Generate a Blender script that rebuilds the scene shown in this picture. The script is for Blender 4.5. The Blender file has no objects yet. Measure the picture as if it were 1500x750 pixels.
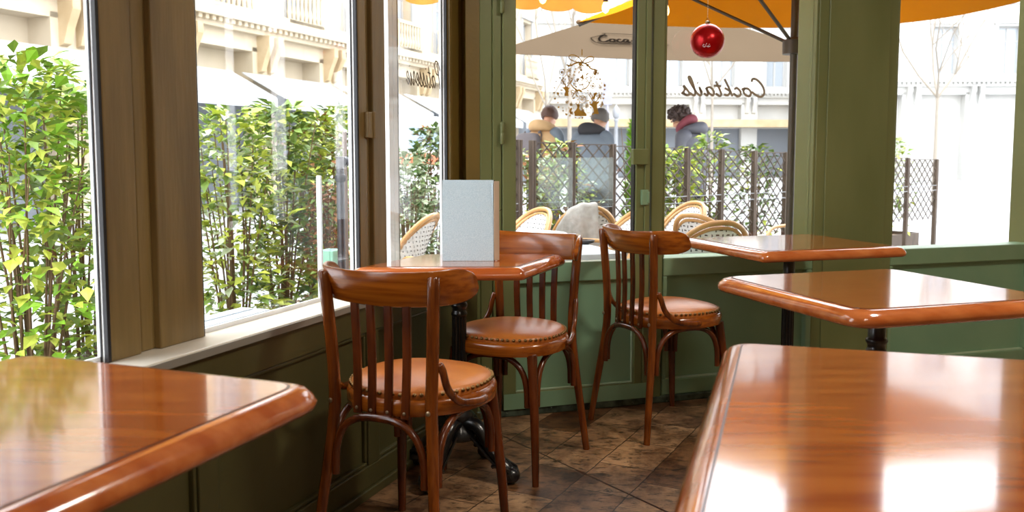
import bpy, bmesh, math, random
from mathutils import Vector, Matrix, noise
PI = math.pi
rnd = random.Random(11)
scene = bpy.context.scene
COL = scene.collection

# ------------------------------------------------------------------ place
EYE = 1.10                       # camera height
FPX, PPY = 1300.0, 338.0         # focal length and principal row for a 1500x750 frame
PITCH = math.atan((338.0 - 226.0) / FPX)
V2 = (math.cos(math.radians(17.7)), math.sin(math.radians(17.7)))    # along the right wall
U2 = (0.357, 0.934)                                                  # along the left wall, away from the camera
CORNER = Vector((-0.142, 3.615, 0))
MR = Matrix.Translation(CORNER) @ Matrix.Rotation(math.atan2(V2[1], V2[0]), 4, 'Z')   # x along wall, y outwards
ML = Matrix.Translation(CORNER) @ Matrix.Rotation(math.atan2(U2[1], U2[0]), 4, 'Z')   # x along wall (negative = nearer), y outwards
TZ = -0.10                       # terrace level


def ray(px, py):
    c, s = math.cos(PITCH), math.sin(PITCH)
    a, b = (px - 750) / FPX, (PPY - py) / FPX
    return Vector((a, c + b * s, -s + b * c))


def at_z(px, py, z):
    r = ray(px, py)
    return Vector((0, 0, EYE)) + r * ((z - EYE) / r.z)


def at_y(px, py, y):
    r = ray(px, py)
    return Vector((0, 0, EYE)) + r * (y / r.y)


def on_wall(px, py, M, d=0.0):
    """where a line of sight meets the wall plane at depth d: (along, height)"""
    Mi = M.inverted()
    o = Mi @ Vector((0, 0, EYE))
    r = Mi.to_3x3() @ ray(px, py)
    k = (d - o.y) / r.y
    p = o + r * k
    return p.x, p.z


# ------------------------------------------------------------------ materials
def lin(h):
    h = h.lstrip('#')
    out = []
    for i in (0, 2, 4):
        c = int(h[i:i + 2], 16) / 255
        out.append(c / 12.92 if c <= 0.04045 else ((c + 0.055) / 1.055) ** 2.4)
    return (*out, 1)


def new_mat(name):
    m = bpy.data.materials.new(name)
    m.use_nodes = True
    nt = m.node_tree
    return m, nt, nt.nodes['Principled BSDF']


def N(nt, typ, **kw):
    n = nt.nodes.new(typ)
    for k, v in kw.items():
        setattr(n, k, v)
    return n


def mottled(name, c1, c2, rough=0.5, scale=8.0, stretch=(1, 1, 1), bump=0.0, bscale=None, coat=0.0, metal=0.0,
            c3=None, wear=0.0, detail=6.0, spec=0.5, lo=0.35, hi=0.65):
    """two-tone noise material; c3 with wear adds small worn marks"""
    m, nt, b = new_mat(name)
    tc = N(nt, 'ShaderNodeTexCoord')
    mp = N(nt, 'ShaderNodeMapping')
    mp.inputs['Scale'].default_value = stretch
    nt.links.new(tc.outputs['Object'], mp.inputs['Vector'])
    nz = N(nt, 'ShaderNodeTexNoise')
    nz.inputs['Scale'].default_value = scale
    nz.inputs['Detail'].default_value = detail
    nt.links.new(mp.outputs['Vector'], nz.inputs['Vector'])
    cr = N(nt, 'ShaderNodeValToRGB')
    cr.color_ramp.elements[0].position = lo
    cr.color_ramp.elements[1].position = hi
    cr.color_ramp.elements[0].color = lin(c1)
    cr.color_ramp.elements[1].color = lin(c2)
    nt.links.new(nz.outputs['Fac'], cr.inputs['Fac'])
    out = cr.outputs['Color']
    if c3:
        n2 = N(nt, 'ShaderNodeTexNoise')
        n2.inputs['Scale'].default_value = 26
        n2.inputs['Detail'].default_value = 8
        n2.inputs['Roughness'].default_value = 0.7
        nt.links.new(tc.outputs['Object'], n2.inputs['Vector'])
        r2 = N(nt, 'ShaderNodeValToRGB')
        r2.color_ramp.elements[0].position = 0.72 - wear
        r2.color_ramp.elements[1].position = 0.76 - wear
        nt.links.new(n2.outputs['Fac'], r2.inputs['Fac'])
        mx = N(nt, 'ShaderNodeMixRGB')
        nt.links.new(r2.outputs['Color'], mx.inputs['Fac'])
        nt.links.new(out, mx.inputs['Color1'])
        mx.inputs['Color2'].default_value = lin(c3)
        out = mx.outputs['Color']
    nt.links.new(out, b.inputs['Base Color'])
    b.inputs['Roughness'].default_value = rough
    b.inputs['Metallic'].default_value = metal
    b.inputs['Coat Weight'].default_value = coat
    b.inputs['Coat Roughness'].default_value = 0.07 if coat >= .9 else 0.12
    b.inputs['Coat IOR'].default_value = 1.5
    b.inputs['Specular IOR Level'].default_value = spec
    if bump:
        n3 = N(nt, 'ShaderNodeTexNoise')
        n3.inputs['Scale'].default_value = bscale or scale * 4
        n3.inputs['Detail'].default_value = 5
        nt.links.new(mp.outputs['Vector'], n3.inputs['Vector'])
        bp = N(nt, 'ShaderNodeBump')
        bp.inputs['Strength'].default_value = bump
        bp.inputs['Distance'].default_value = 0.01
        nt.links.new(n3.outputs['Fac'], bp.inputs['Height'])
        nt.links.new(bp.outputs['Normal'], b.inputs['Normal'])
    return m


def glass_mat(name, tint=(1, 1, 1, 1), refl=0.06, rough=0.0):
    m, nt, b = new_mat(name)
    nt.nodes.remove(b)
    o = nt.nodes['Material Output']
    tr = N(nt, 'ShaderNodeBsdfTransparent')
    tr.inputs['Color'].default_value = tint
    gl = N(nt, 'ShaderNodeBsdfGlossy')
    gl.inputs['Roughness'].default_value = rough
    lw = N(nt, 'ShaderNodeLayerWeight')
    lw.inputs['Blend'].default_value = 0.5
    pw = N(nt, 'ShaderNodeMath', operation='POWER')
    pw.inputs[1].default_value = 5.0
    nt.links.new(lw.outputs['Facing'], pw.inputs[0])
    mp = N(nt, 'ShaderNodeMapRange')
    mp.inputs['To Min'].default_value = refl
    mp.inputs['To Max'].default_value = 0.55
    nt.links.new(pw.outputs['Value'], mp.inputs['Value'])
    mx = N(nt, 'ShaderNodeMixShader')
    nt.links.new(mp.outputs['Result'], mx.inputs['Fac'])
    nt.links.new(tr.outputs['BSDF'], mx.inputs[1])
    nt.links.new(gl.outputs['BSDF'], mx.inputs[2])
    nt.links.new(mx.outputs['Shader'], o.inputs['Surface'])
    return m


def plain(name, c, rough=0.5, metal=0.0, coat=0.0, spec=0.5):
    m, nt, b = new_mat(name)
    tc = N(nt, 'ShaderNodeTexCoord')
    nz = N(nt, 'ShaderNodeTexNoise')
    nz.inputs['Scale'].default_value = 14
    nt.links.new(tc.outputs['Object'], nz.inputs['Vector'])
    hs = N(nt, 'ShaderNodeHueSaturation')
    mr = N(nt, 'ShaderNodeMapRange')
    mr.inputs['To Min'].default_value = 0.88
    mr.inputs['To Max'].default_value = 1.12
    nt.links.new(nz.outputs['Fac'], mr.inputs['Value'])
    nt.links.new(mr.outputs['Result'], hs.inputs['Value'])
    hs.inputs['Color'].default_value = lin(c)
    nt.links.new(hs.outputs['Color'], b.inputs['Base Color'])
    b.inputs['Roughness'].default_value = rough
    b.inputs['Metallic'].default_value = metal
    b.inputs['Coat Weight'].default_value = coat
    b.inputs['Specular IOR Level'].default_value = spec
    return m


def emis(name, c, s):
    m, nt, b = new_mat(name)
    b.inputs['Base Color'].default_value = lin(c)
    b.inputs['Emission Color'].default_value = lin(c)
    b.inputs['Emission Strength'].default_value = s
    return m


def cloth_trans(name, c, trans=0.5):
    """fabric that lets daylight through"""
    m, nt, b = new_mat(name)
    o = nt.nodes['Material Output']
    nt.nodes.remove(b)
    tc = N(nt, 'ShaderNodeTexCoord')
    nz = N(nt, 'ShaderNodeTexNoise')
    nz.inputs['Scale'].default_value = 3
    nt.links.new(tc.outputs['Object'], nz.inputs['Vector'])
    mr = N(nt, 'ShaderNodeMapRange')
    mr.inputs['To Min'].default_value = 0.92
    mr.inputs['To Max'].default_value = 1.08
    nt.links.new(nz.outputs['Fac'], mr.inputs['Value'])
    hs = N(nt, 'ShaderNodeHueSaturation')
    hs.inputs['Color'].default_value = lin(c)
    nt.links.new(mr.outputs['Result'], hs.inputs['Value'])
    d = N(nt, 'ShaderNodeBsdfDiffuse')
    t = N(nt, 'ShaderNodeBsdfTranslucent')
    nt.links.new(hs.outputs['Color'], d.inputs['Color'])
    nt.links.new(hs.outputs['Color'], t.inputs['Color'])
    mx = N(nt, 'ShaderNodeMixShader')
    mx.inputs['Fac'].default_value = trans
    nt.links.new(d.outputs['BSDF'], mx.inputs[1])
    nt.links.new(t.outputs['BSDF'], mx.inputs[2])
    nt.links.new(mx.outputs['Shader'], o.inputs['Surface'])
    return m


def tile_floor_mat():
    m, nt, b = new_mat('worn stone tiles')
    tc = N(nt, 'ShaderNodeTexCoord')
    mp = N(nt, 'ShaderNodeMapping')
    mp.inputs['Rotation'].default_value = (0, 0, -math.radians(62.8))
    mp.inputs['Location'].default_value = (0.06, 0.054, 0)
    nt.links.new(tc.outputs['Object'], mp.inputs['Vector'])
    wn = N(nt, 'ShaderNodeTexNoise')
    wn.inputs['Scale'].default_value = 9
    wn.inputs['Detail'].default_value = 4
    nt.links.new(mp.outputs['Vector'], wn.inputs['Vector'])
    wm = N(nt, 'ShaderNodeVectorMath', operation='SCALE')
    wm.inputs['Scale'].default_value = 0.016
    nt.links.new(wn.outputs['Color'], wm.inputs[0])
    wa = N(nt, 'ShaderNodeVectorMath', operation='ADD')
    nt.links.new(mp.outputs['Vector'], wa.inputs[0])
    nt.links.new(wm.outputs['Vector'], wa.inputs[1])
    br = N(nt, 'ShaderNodeTexBrick')
    br.offset = 0.45
    br.inputs['Scale'].default_value = 1.0
    br.inputs['Brick Width'].default_value = 0.27
    br.inputs['Row Height'].default_value = 0.20
    br.inputs['Mortar Size'].default_value = 0.0026
    br.inputs['Mortar Smooth'].default_value = 0.5
    br.inputs['Bias'].default_value = 0.0
    br.inputs['Color1'].default_value = lin('#744a28')
    br.inputs['Color2'].default_value = lin('#c49c74')
    br.inputs['Mortar'].default_value = lin('#3a2819')
    nt.links.new(wa.outputs['Vector'], br.inputs['Vector'])
    # broad stains
    n1 = N(nt, 'ShaderNodeTexNoise')
    n1.inputs['Scale'].default_value = 5.5
    n1.inputs['Detail'].default_value = 7
    n1.inputs['Roughness'].default_value = 0.65
    nt.links.new(mp.outputs['Vector'], n1.inputs['Vector'])
    c1 = N(nt, 'ShaderNodeValToRGB')
    c1.color_ramp.elements[0].position = 0.36
    c1.color_ramp.elements[1].position = 0.62
    c1.color_ramp.elements[0].color = lin('#5a3a1e')
    c1.color_ramp.elements[1].color = (1, 1, 1, 1)
    nt.links.new(n1.outputs['Fac'], c1.inputs['Fac'])
    m1 = N(nt, 'ShaderNodeMixRGB', blend_type='MULTIPLY')
    m1.inputs['Fac'].default_value = 0.9
    nt.links.new(br.outputs['Color'], m1.inputs['Color1'])
    nt.links.new(c1.outputs['Color'], m1.inputs['Color2'])
    # fine pits, drawn out along the tile
    mp2 = N(nt, 'ShaderNodeMapping')
    mp2.inputs['Scale'].default_value = (0.8, 1.6, 1)
    nt.links.new(tc.outputs['Object'], mp2.inputs['Vector'])
    n2 = N(nt, 'ShaderNodeTexNoise')
    n2.inputs['Scale'].default_value = 22
    n2.inputs['Detail'].default_value = 9
    n2.inputs['Roughness'].default_value = 0.72
    n2.inputs['Distortion'].default_value = 0.6
    nt.links.new(mp2.outputs['Vector'], n2.inputs['Vector'])
    c2 = N(nt, 'ShaderNodeValToRGB')
    c2.color_ramp.elements[0].position = 0.37
    c2.color_ramp.elements[1].position = 0.50
    c2.color_ramp.elements[0].color = lin('#2a1a0e')
    c2.color_ramp.elements[1].color = (1, 1, 1, 1)
    nt.links.new(n2.outputs['Fac'], c2.inputs['Fac'])
    m2 = N(nt, 'ShaderNodeMixRGB', blend_type='MULTIPLY')
    m2.inputs['Fac'].default_value = 0.85
    nt.links.new(m1.outputs['Color'], m2.inputs['Color1'])
    nt.links.new(c2.outputs['Color'], m2.inputs['Color2'])
    nt.links.new(m2.outputs['Color'], b.inputs['Base Color'])
    b.inputs['Roughness'].default_value = 0.42
    bp = N(nt, 'ShaderNodeBump')
    bp.inputs['Strength'].default_value = 0.35
    bp.inputs['Distance'].default_value = 0.006
    nt.links.new(m2.outputs['Color'], bp.inputs['Height'])
    nt.links.new(bp.outputs['Normal'], b.inputs['Normal'])
    return m


def weave_mat(name, scale, ca, cb):
    m, nt, b = new_mat(name)
    tc = N(nt, 'ShaderNodeTexCoord')
    ck = N(nt, 'ShaderNodeTexChecker')
    ck.inputs['Scale'].default_value = scale
    ck.inputs['Color1'].default_value = lin(ca)
    ck.inputs['Color2'].default_value = lin(cb)
    mp = N(nt, 'ShaderNodeMapping')
    mp.inputs['Rotation'].default_value = (0.0, 0.0, 0.02)
    nt.links.new(tc.outputs['Generated'], mp.inputs['Vector'])
    nt.links.new(mp.outputs['Vector'], ck.inputs['Vector'])
    nt.links.new(ck.outputs['Color'], b.inputs['Base Color'])
    b.inputs['Roughness'].default_value = 0.45
    return m


MAT = dict(
    wood_up=mottled('bentwood upright grain', '#552408', '#86430f', 0.24, 9, (7, 7, 0.6), 0.04, coat=0.5, c3='#d9ac74', wear=0.0),
    wood_across=mottled('bentwood band grain', '#803c0a', '#a65a15', 0.22, 5, (0.6, 5, 18), 0.04, coat=0.5, c3='#d9ac74', wear=-0.005),
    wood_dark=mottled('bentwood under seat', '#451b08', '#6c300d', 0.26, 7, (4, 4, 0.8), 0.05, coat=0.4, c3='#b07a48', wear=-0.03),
    table=mottled('table veneer', '#a04d1c', '#bd692a', 0.14, 5, (1.2, 7, 4), 0.015, coat=0.9, spec=0.3),
    table_edge=mottled('table solid edge', '#a8501f', '#c4713a', 0.18, 5, (1.0, 5, 5), 0.02, coat=0.9, spec=0.4),
    inlay=plain('dark table inlay', '#35160a', 0.3),
    leather=mottled('tan leather', '#b06024', '#cb7e3a', 0.30, 5, bump=0.12, bscale=260, c3='#d39a6a', wear=-0.06),
    leather_side=mottled('leather side band', '#86421a', '#a25822', 0.42, 5, bump=0.1, bscale=200),
    brass=plain('aged brass', '#8a6c44', 0.28, 0.95),
    steel=plain('dull screw steel', '#c0a98a', 0.35, 0.9),
    iron=mottled('black cast iron', '#08090b', '#15171a', 0.28, 20, bump=0.15, bscale=60, coat=0.3),
    green=mottled('green paint in daylight', '#7c9c79', '#86a281', 0.42, 4, bump=0.06, bscale=30, c3='#a9b894', wear=-0.05),  # the green paint with cool daylight mixed into its colour
    green_panel=mottled('green panel paint in daylight', '#7ba081', '#85a887', 0.42, 3, bump=0.05, bscale=30, c3='#8fa582', wear=-0.045),  # panel copy, daylight put into the colour as well
    olive=mottled('green paint in warm light', '#6b7246', '#767c50', 0.4, 4, (1, 1, 0.3), 0.05, 30, c3='#2c2c1c', wear=-0.07),  # same green paint, its colour shifted to olive for warm light
    pale_line=plain('chipped pale moulding', '#b4c6aa', 0.5),  # paler tone for the panel edging
    tan=mottled('tan pilaster paint', '#6c5826', '#77622c', 0.42, 3, bump=0.08, bscale=60),
    brownpost=mottled('aged brown olive timber', '#6f5c38', '#8a7448', 0.45, 4, (4, 4, 0.4), 0.1, 30, c3='#3a2d18', wear=-0.04),
    green_shaded=mottled('green paint in shade', '#474426', '#514d2c', 0.42, 4, bump=0.05, bscale=30),  # same green paint again, shade of the backlit wall put into the colour
    kick=mottled('scuffed kick board', '#232b22', '#566453', 0.5, 22, c3='#97a08c', wear=0.10),
    white=plain('white window frame', '#eceff2', 0.35),
    gasket=plain('black gasket', '#15161c', 0.5),
    sill=mottled('off white sill', '#d9d4c8', '#e8e4da', 0.35, 6),
    sill_edge=plain('grey sill edge', '#8d8b84', 0.4),
    glass=glass_mat('window glass', refl=0.05),
    screen=glass_mat('plastic screen', (0.86, 0.92, 0.88, 1), 0.035, 0.1),
    plaster=mottled('cream plaster', '#c8b48c', '#d6c39c', 0.8, 2),
    ceil=mottled('cream ceiling', '#d8cbb0', '#e2d7c0', 0.8, 2),
    tiles=tile_floor_mat(),
    gold=cloth_trans('gold vinyl', '#c4a050', 0.45),
    grey_vinyl=cloth_trans('taupe vinyl lettering', '#b5aa98', 0.5),
    letter_dark=cloth_trans('taupe vinyl lettering deeper', '#9a8f7e', 0.4),
    red=plain('red satin bauble', '#b3060f', 0.26, 0.55),
    thread=plain('pale thread', '#d8c8a8', 0.6),
    menu=mottled('grey blue linen', '#b6cedb', '#cddfe9', 0.75, 320, (1, 1, 1), 0.2, 600),
    menu_side=plain('beige menu edge', '#b8a087', 0.7),
    paper=plain('menu paper', '#d8cbb8', 0.8),
    cord=plain('dark elastic', '#2b211c', 0.6),
    # outside
    pave=mottled('grey paving', '#8c8880', '#a09c94', 0.8, 1.5, bump=0.1),
    road=mottled('asphalt', '#8f9092', '#a3a4a6', 0.85, 2),
    stone=mottled('pale facade stone', '#b4a68e', '#c4b7a2', 0.85, 0.8),
    stone2=mottled('pale grey facade', '#b6b6b4', '#c6c5c1', 0.85, 0.6),
    stone_warm=mottled('warm corbel stone', '#a89270', '#b8a484', 0.85, 2),
    shutter=plain('facade window frame', '#a9a8a6', 0.6),
    pane=plain('facade window pane', '#9aa2aa', 0.15, 0.0, 0.0, 0.8),
    rail=plain('balcony iron', '#8a8d92', 0.5),
    awning_white=cloth_trans('white shop awning', '#c4c6c8', 0.3),
    shopgrey=plain('shopfront grey', '#6a7078', 0.5),
    yellow=cloth_trans('yellow awning cloth', '#f4cc80', 0.6),
    orange=cloth_trans('orange parasol cloth', '#cc9222', 0.38),
    beige=cloth_trans('beige parasol cloth', '#56493b', 0.05),
    logo=plain('grey parasol print', '#15110e', 1.0, spec=0.0),
    pole=plain('dark parasol metal', '#4a4540', 0.45, 0.4),
    postwood=mottled('weathered dark post', '#3b3029', '#54463c', 0.7, 8, (5, 5, 0.5), 0.1),
    lattice=plain('dark lattice slat', '#453a34', 0.65),
    cane=mottled('honey cane', '#b98a52', '#d3a870', 0.35, 6, coat=0.3),
    cane_dark=mottled('amber cane', '#a06a2c', '#c08a48', 0.35, 6, coat=0.3),
    weave=weave_mat('black and white weave', 14, '#f0eee8', '#4a4c52'),
    ttop=plain('white terrace table top', '#e6ebf0', 0.25),
    plank=mottled('pale blue planks', '#b9c4d0', '#cbd4dd', 0.4, 6, (1, 6, 1), 0.05),
    blanket=mottled('grey wool blanket', '#8f8d88', '#a3a19c', 0.95, 30, bump=0.3, bscale=150),
    leafA=plain('yellow green leaf', '#b4bf4a', 0.5),
    leafB=plain('mid green leaf', '#6f8a3c', 0.5),
    leafC=plain('dark green leaf', '#46602e', 0.5),
    leafD=plain('silver green leaf', '#b9c4a4', 0.5),
    leafE=plain('dry russet leaf', '#8a5a34', 0.7),
    leafF=plain('bright conifer green', '#7fae2c', 0.5),
    bark=plain('pale bark', '#8d857a', 0.9),
    stem=plain('brown stem', '#6a5238', 0.8),
    skin=plain('skin', '#d8a488', 0.5),
    hair_brown=plain('brown hair', '#5b4038', 0.6),
    hair_grey=plain('grey hair', '#6f6a68', 0.6),
    hair_black=plain('dark curly hair', '#4a3c3e', 0.6),
    cream=plain('cream jacket', '#c9a478', 0.8),
    slate=plain('slate jacket', '#6f7a88', 0.8),
    navy=plain('dark hood', '#2e3038', 0.8),
    charcoal=plain('charcoal puffer', '#5a5c68', 0.6),
    burgundy=plain('burgundy hood', '#8a4150', 0.8),
    jeans=plain('dark trousers', '#3a4250', 0.8),
    shoe=plain('dark shoe', '#2a2624', 0.6),
    pack=plain('grey backpack', '#6a6468', 0.8),
    teal=plain('pale turquoise box', '#8fc4ae', 0.5),
    gunmetal=plain('gunmetal post', '#3a3b40', 0.4, 0.5),
    brownpipe=plain('brown grey post', '#6f625c', 0.5),
    whitepipe=plain('white pipe', '#e2e6ec', 0.3),
    carwhite=plain('white vehicle paint', '#e6e8ea', 0.25),
    carblue=plain('vehicle glass', '#8fa4b8', 0.15),
    carred=plain('orange vehicle stripe', '#e0714a', 0.4),
    tyre=plain('tyre', '#2a2a2c', 0.8),
    sign=plain('grey signboard', '#8d8c98', 0.5),
    bulb=emis('lit bulb', '#ffd890', 4.0),
    socket=plain('brown socket', '#5a2c14', 0.5),
    lampmetal=plain('lamp shade metal', '#8a7a5a', 0.4, 0.6),
    lampglow=emis('lamp diffuser', '#ffe2b4', 3.0),
)


# ------------------------------------------------------------------ mesh building
class MB:
    def __init__(self):
        self.v, self.f, self.m = [], [], []
        self.cur = 0

    def add(self, vs, fs, M=None):
        o = len(self.v)
        for p in vs:
            p = Vector(p)
            self.v.append(M @ p if M else p)
        for f in fs:
            self.f.append(tuple(i + o for i in f))
            self.m.append(self.cur)
        return self

    def box(self, x0, x1, y0, y1, z0, z1, M=None):
        vs = [(x0, y0, z0), (x1, y0, z0), (x1, y1, z0), (x0, y1, z0), (x0, y0, z1), (x1, y0, z1), (x1, y1, z1), (x0, y1, z1)]
        return self.add(vs, [(0, 3, 2, 1), (4, 5, 6, 7), (0, 1, 5, 4), (1, 2, 6, 5), (2, 3, 7, 6), (3, 0, 4, 7)], M)

    def prism(self, poly, z0, z1, M=None):
        n = len(poly)
        vs = [(x, y, z0) for x, y in poly] + [(x, y, z1) for x, y in poly]
        fs = [tuple(reversed(range(n))), tuple(range(n, 2 * n))]
        fs += [(i, (i + 1) % n, n + (i + 1) % n, n + i) for i in range(n)]
        return self.add(vs, fs, M)

    def rings(self, rings, M=None, cap=True, closed=True):
        n = len(rings[0])
        vs = [p for r in rings for p in r]
        fs = []
        for k in range(len(rings) - 1):
            for i in range(n if closed else n - 1):
                j = (i + 1) % n
                fs.append((k * n + i, k * n + j, (k + 1) * n + j, (k + 1) * n + i))
        if cap:
            fs.append(tuple(reversed(range(n))))
            fs.append(tuple(range((len(rings) - 1) * n, len(rings) * n)))
        return self.add(vs, fs, M)

    def lathe(self, prof, seg=20, M=None, sx=1.0, sy=1.0):
        rs = [[(r * math.cos(2 * PI * i / seg) * sx, r * math.sin(2 * PI * i / seg) * sy, z) for i in range(seg)] for r, z in prof]
        return self.rings(rs, M)

    def tube(self, pts, rad, seg=8, M=None, flat=1.0, closed=False):
        """swept round (or flattened) rod"""
        pts = [Vector(p) for p in pts]
        n = len(pts)
        if not isinstance(rad, (list, tuple)):
            rad = [rad] * n
        T = []
        for i in range(n):
            if closed:
                d = pts[(i + 1) % n] - pts[i - 1]
            else:
                d = pts[min(i + 1, n - 1)] - pts[max(i - 1, 0)]
            T.append(d.normalized() if d.length > 1e-9 else Vector((0, 0, 1)))
        ref = Vector((0, 0, 1)) if abs(T[0].z) < 0.9 else Vector((1, 0, 0))
        nn = T[0].cross(ref).normalized()
        rs = []
        for i in range(n):
            nn = (nn - T[i] * nn.dot(T[i]))
            nn = nn.normalized() if nn.length > 1e-6 else T[i].orthogonal().normalized()
            bb = T[i].cross(nn)
            rs.append([pts[i] + nn * (rad[i] * math.cos(2 * PI * k / seg)) + bb * (rad[i] * flat * math.sin(2 * PI * k / seg)) for k in range(seg)])
        if closed:
            rs.append(rs[0])
            return self.rings(rs, M, cap=False)
        return self.rings(rs, M)

    def ball(self, c, r, seg=12, rin=8, sx=1, sy=1, sz=1, M=None):
        c = Vector(c)
        rs = []
        for k in range(rin + 1):
            a = PI * (k + 0.02) / (rin + 0.04) - PI / 2
            rs.append([(c.x + r * sx * math.cos(a) * math.cos(2 * PI * i / seg), c.y + r * sy * math.cos(a) * math.sin(2 * PI * i / seg), c.z + r * sz * math.sin(a)) for i in range(seg)])
        return self.rings(rs, M)

    def build(self, name, mat, parent=None, smooth=False, bevel=0.0, M=None, seg=2, sub=0, solid=0.0, kind=None, weld=False):
        me = bpy.data.meshes.new(name)
        me.from_pydata([tuple(p) for p in self.v], [], self.f)
        mats = mat if isinstance(mat, (list, tuple)) else [mat]
        for x in mats:
            me.materials.append(MAT[x] if isinstance(x, str) else x)
        if len(mats) > 1:
            me.polygons.foreach_set('material_index', self.m)
        bm = bmesh.new()
        bm.from_mesh(me)
        if weld:
            bmesh.ops.remove_doubles(bm, verts=bm.verts, dist=1e-5)
        if not solid:
            bmesh.ops.recalc_face_normals(bm, faces=bm.faces)
        bm.to_mesh(me)
        bm.free()
        if smooth:
            me.polygons.foreach_set('use_smooth', [True] * len(me.polygons))
            try:
                me.set_sharp_from_angle(angle=math.radians(50))
            except Exception:
                pass
        me.update()
        o = bpy.data.objects.new(name, me)
        COL.objects.link(o)
        if parent:
            o.parent = parent
        if M is not None:
            o.matrix_world = M
        if solid:
            s = o.modifiers.new('thick', 'SOLIDIFY')
            s.thickness = solid
            s.offset = 0
        if bevel:
            b = o.modifiers.new('bevel', 'BEVEL')
            b.width = bevel
            b.segments = seg
            b.limit_method = 'ANGLE'
            b.angle_limit = math.radians(40)
        if sub:
            s = o.modifiers.new('sub', 'SUBSURF')
            s.levels = sub
            s.render_levels = sub
        if kind:
            o['kind'] = kind
        return o


def tag(o, label, cat, group=None):
    o['label'] = label
    o['category'] = cat
    if group:
        o['group'] = group
    return o


def empty(name, label, cat, loc=(0, 0, 0), rz=0.0, group=None, M=None):
    o = bpy.data.objects.new(name, None)
    o.empty_display_size = 0.1
    COL.objects.link(o)
    if M is not None:
        o.matrix_world = M
    else:
        o.location = loc
        o.rotation_euler = (0, 0, rz)
    return tag(o, label, cat, group)


def struct(name, M=None):
    o = bpy.data.objects.new(name, None)
    COL.objects.link(o)
    if M is not None:
        o.matrix_world = M
    o['kind'] = 'structure'
    return o


def dup(root, loc, rz, label, scale=None):
    r = root.copy()
    COL.objects.link(r)
    r.location = loc
    r.rotation_euler = (0, 0, rz)
    r['label'] = label
    if scale:
        r.scale = scale
    for ch in list(root.children):
        c = ch.copy()
        COL.objects.link(c)
        c.parent = r
        for g in ch.children:
            d = g.copy()
            COL.objects.link(d)
            d.parent = c
    return r


def catmull(P, k=6):
    P = [Vector(p) for p in P]
    out = []
    for i in range(len(P) - 1):
        a, b, c, d = P[max(i - 1, 0)], P[i], P[i + 1], P[min(i + 2, len(P) - 1)]
        for j in range(k):
            t = j / k
            out.append(0.5 * ((2 * b) + (c - a) * t + (2 * a - 5 * b + 4 * c - d) * t * t + (3 * b - a - 3 * c + d) * t ** 3))
    out.append(P[-1])
    return out


# ================================================================== THE ROOM
LEFT_END, RIGHT_END = -6.0, 4.9
PL = ML @ Vector((LEFT_END, 0, 0))
PR = MR @ Vector((RIGHT_END, 0, 0))
CE = 2.75
outline = [(CORNER.x, CORNER.y), (PL.x, PL.y), (PR.x + 0.4, PL.y), (PR.x + 0.4, PR.y + 0.12), (PR.x, PR.y)]
# a little under the walls
fl = [(CORNER.x - 0.05, CORNER.y + 0.12), (PL.x - 0.12, PL.y), (PR.x + 0.4, PL.y), (PR.x + 0.4, PR.y + 0.2), (PR.x, PR.y + 0.1)]
MB().prism(list(reversed(fl)), -0.08, 0.0).build('floor', 'tiles', kind='structure')
MB().prism(list(reversed([(x * 1.0, y) for x, y in fl])), CE, CE + 0.1).build('ceiling', 'ceil', kind='structure')
MB().box(PL.x - 0.1, PR.x + 0.5, PL.y - 0.15, PL.y, 0, CE).build('wall_back', 'plaster', kind='structure')
MB().box(PR.x + 0.4, PR.x + 0.55, PL.y, PR.y + 0.3, 0, CE).build('wall_far_right', 'plaster', kind='structure')
# dark joint running diagonally over the tiles
j0, j1 = at_z(742, 641, 0.0), at_z(990, 756, 0.0)
jd = (j1 - j0).normalized()
ja, jb = j0 - jd * 0.15, j1 + jd * 1.2
jn = Vector((-jd.y, jd.x, 0)) * 0.004
jm = MB()
for k in range(40):
    a, b = ja.lerp(jb, k / 40), ja.lerp(jb, (k + 1) / 40)
    w0 = 1 + 0.5 * noise.noise(a * 14)
    w1 = 1 + 0.5 * noise.noise(b * 14)
    jm.add([a - jn * w0 + Vector((0, 0, .0004)), b - jn * w1 + Vector((0, 0, .0004)), b + jn * w1 + Vector((0, 0, .0004)), a + jn * w0 + Vector((0, 0, .0004))], [(0, 1, 2, 3)])
jm.build('trim_floor_joint', 'inlay', kind='structure')

SILL = 0.645
# ---- left wall: wainscot below the windows, brown posts, white frames
wl = struct('wall_left', ML)
wr = struct('wall_right', MR)
m = MB()
m.box(LEFT_END, 0.0, 0.02, 0.15, 0.0, SILL - 0.025)
m.build('wainscot_backing', 'green_shaded', wl)
m = MB()
edges = [-3.4, -2.62, -2.55, -1.68, -1.61, -0.89, -0.82, -0.13, 0.0]
m.box(LEFT_END, 0.0, 0, 0.03, 0.535, SILL - 0.02)
m.box(LEFT_END, 0.0, 0, 0.03, 0.03, 0.10)
for a, b in ((-3.6, -3.4), (-2.62, -2.55), (-1.68, -1.61), (-0.89, -0.82), (-0.13, 0.0)):
    m.box(a, b, 0, 0.03, 0.10, 0.535)
m.build('wainscot_frame', 'green_shaded', wl, bevel=0.004)
m = MB()
for a, b in ((-3.4, -2.62), (-2.55, -1.68), (-1.61, -0.89), (-0.82, -0.13)):
    for x0, x1, z0, z1 in ((a, b, 0.10, 0.112), (a, b, 0.523, 0.535), (a, a + 0.012, 0.112, 0.523), (b - 0.012, b, 0.112, 0.523)):
        m.box(x0, x1, 0.006, 0.028, z0, z1)
m.build('panel_moulding', 'green_shaded', wl, bevel=0.004)
m = MB().box(LEFT_END, 0.30, 0.08, 0.25, 2.30, CE)
m.box(LEFT_END, -2.62, 0.08, 0.25, SILL, 2.30)
m.build('upper_wall', 'tan', wl)
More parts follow.
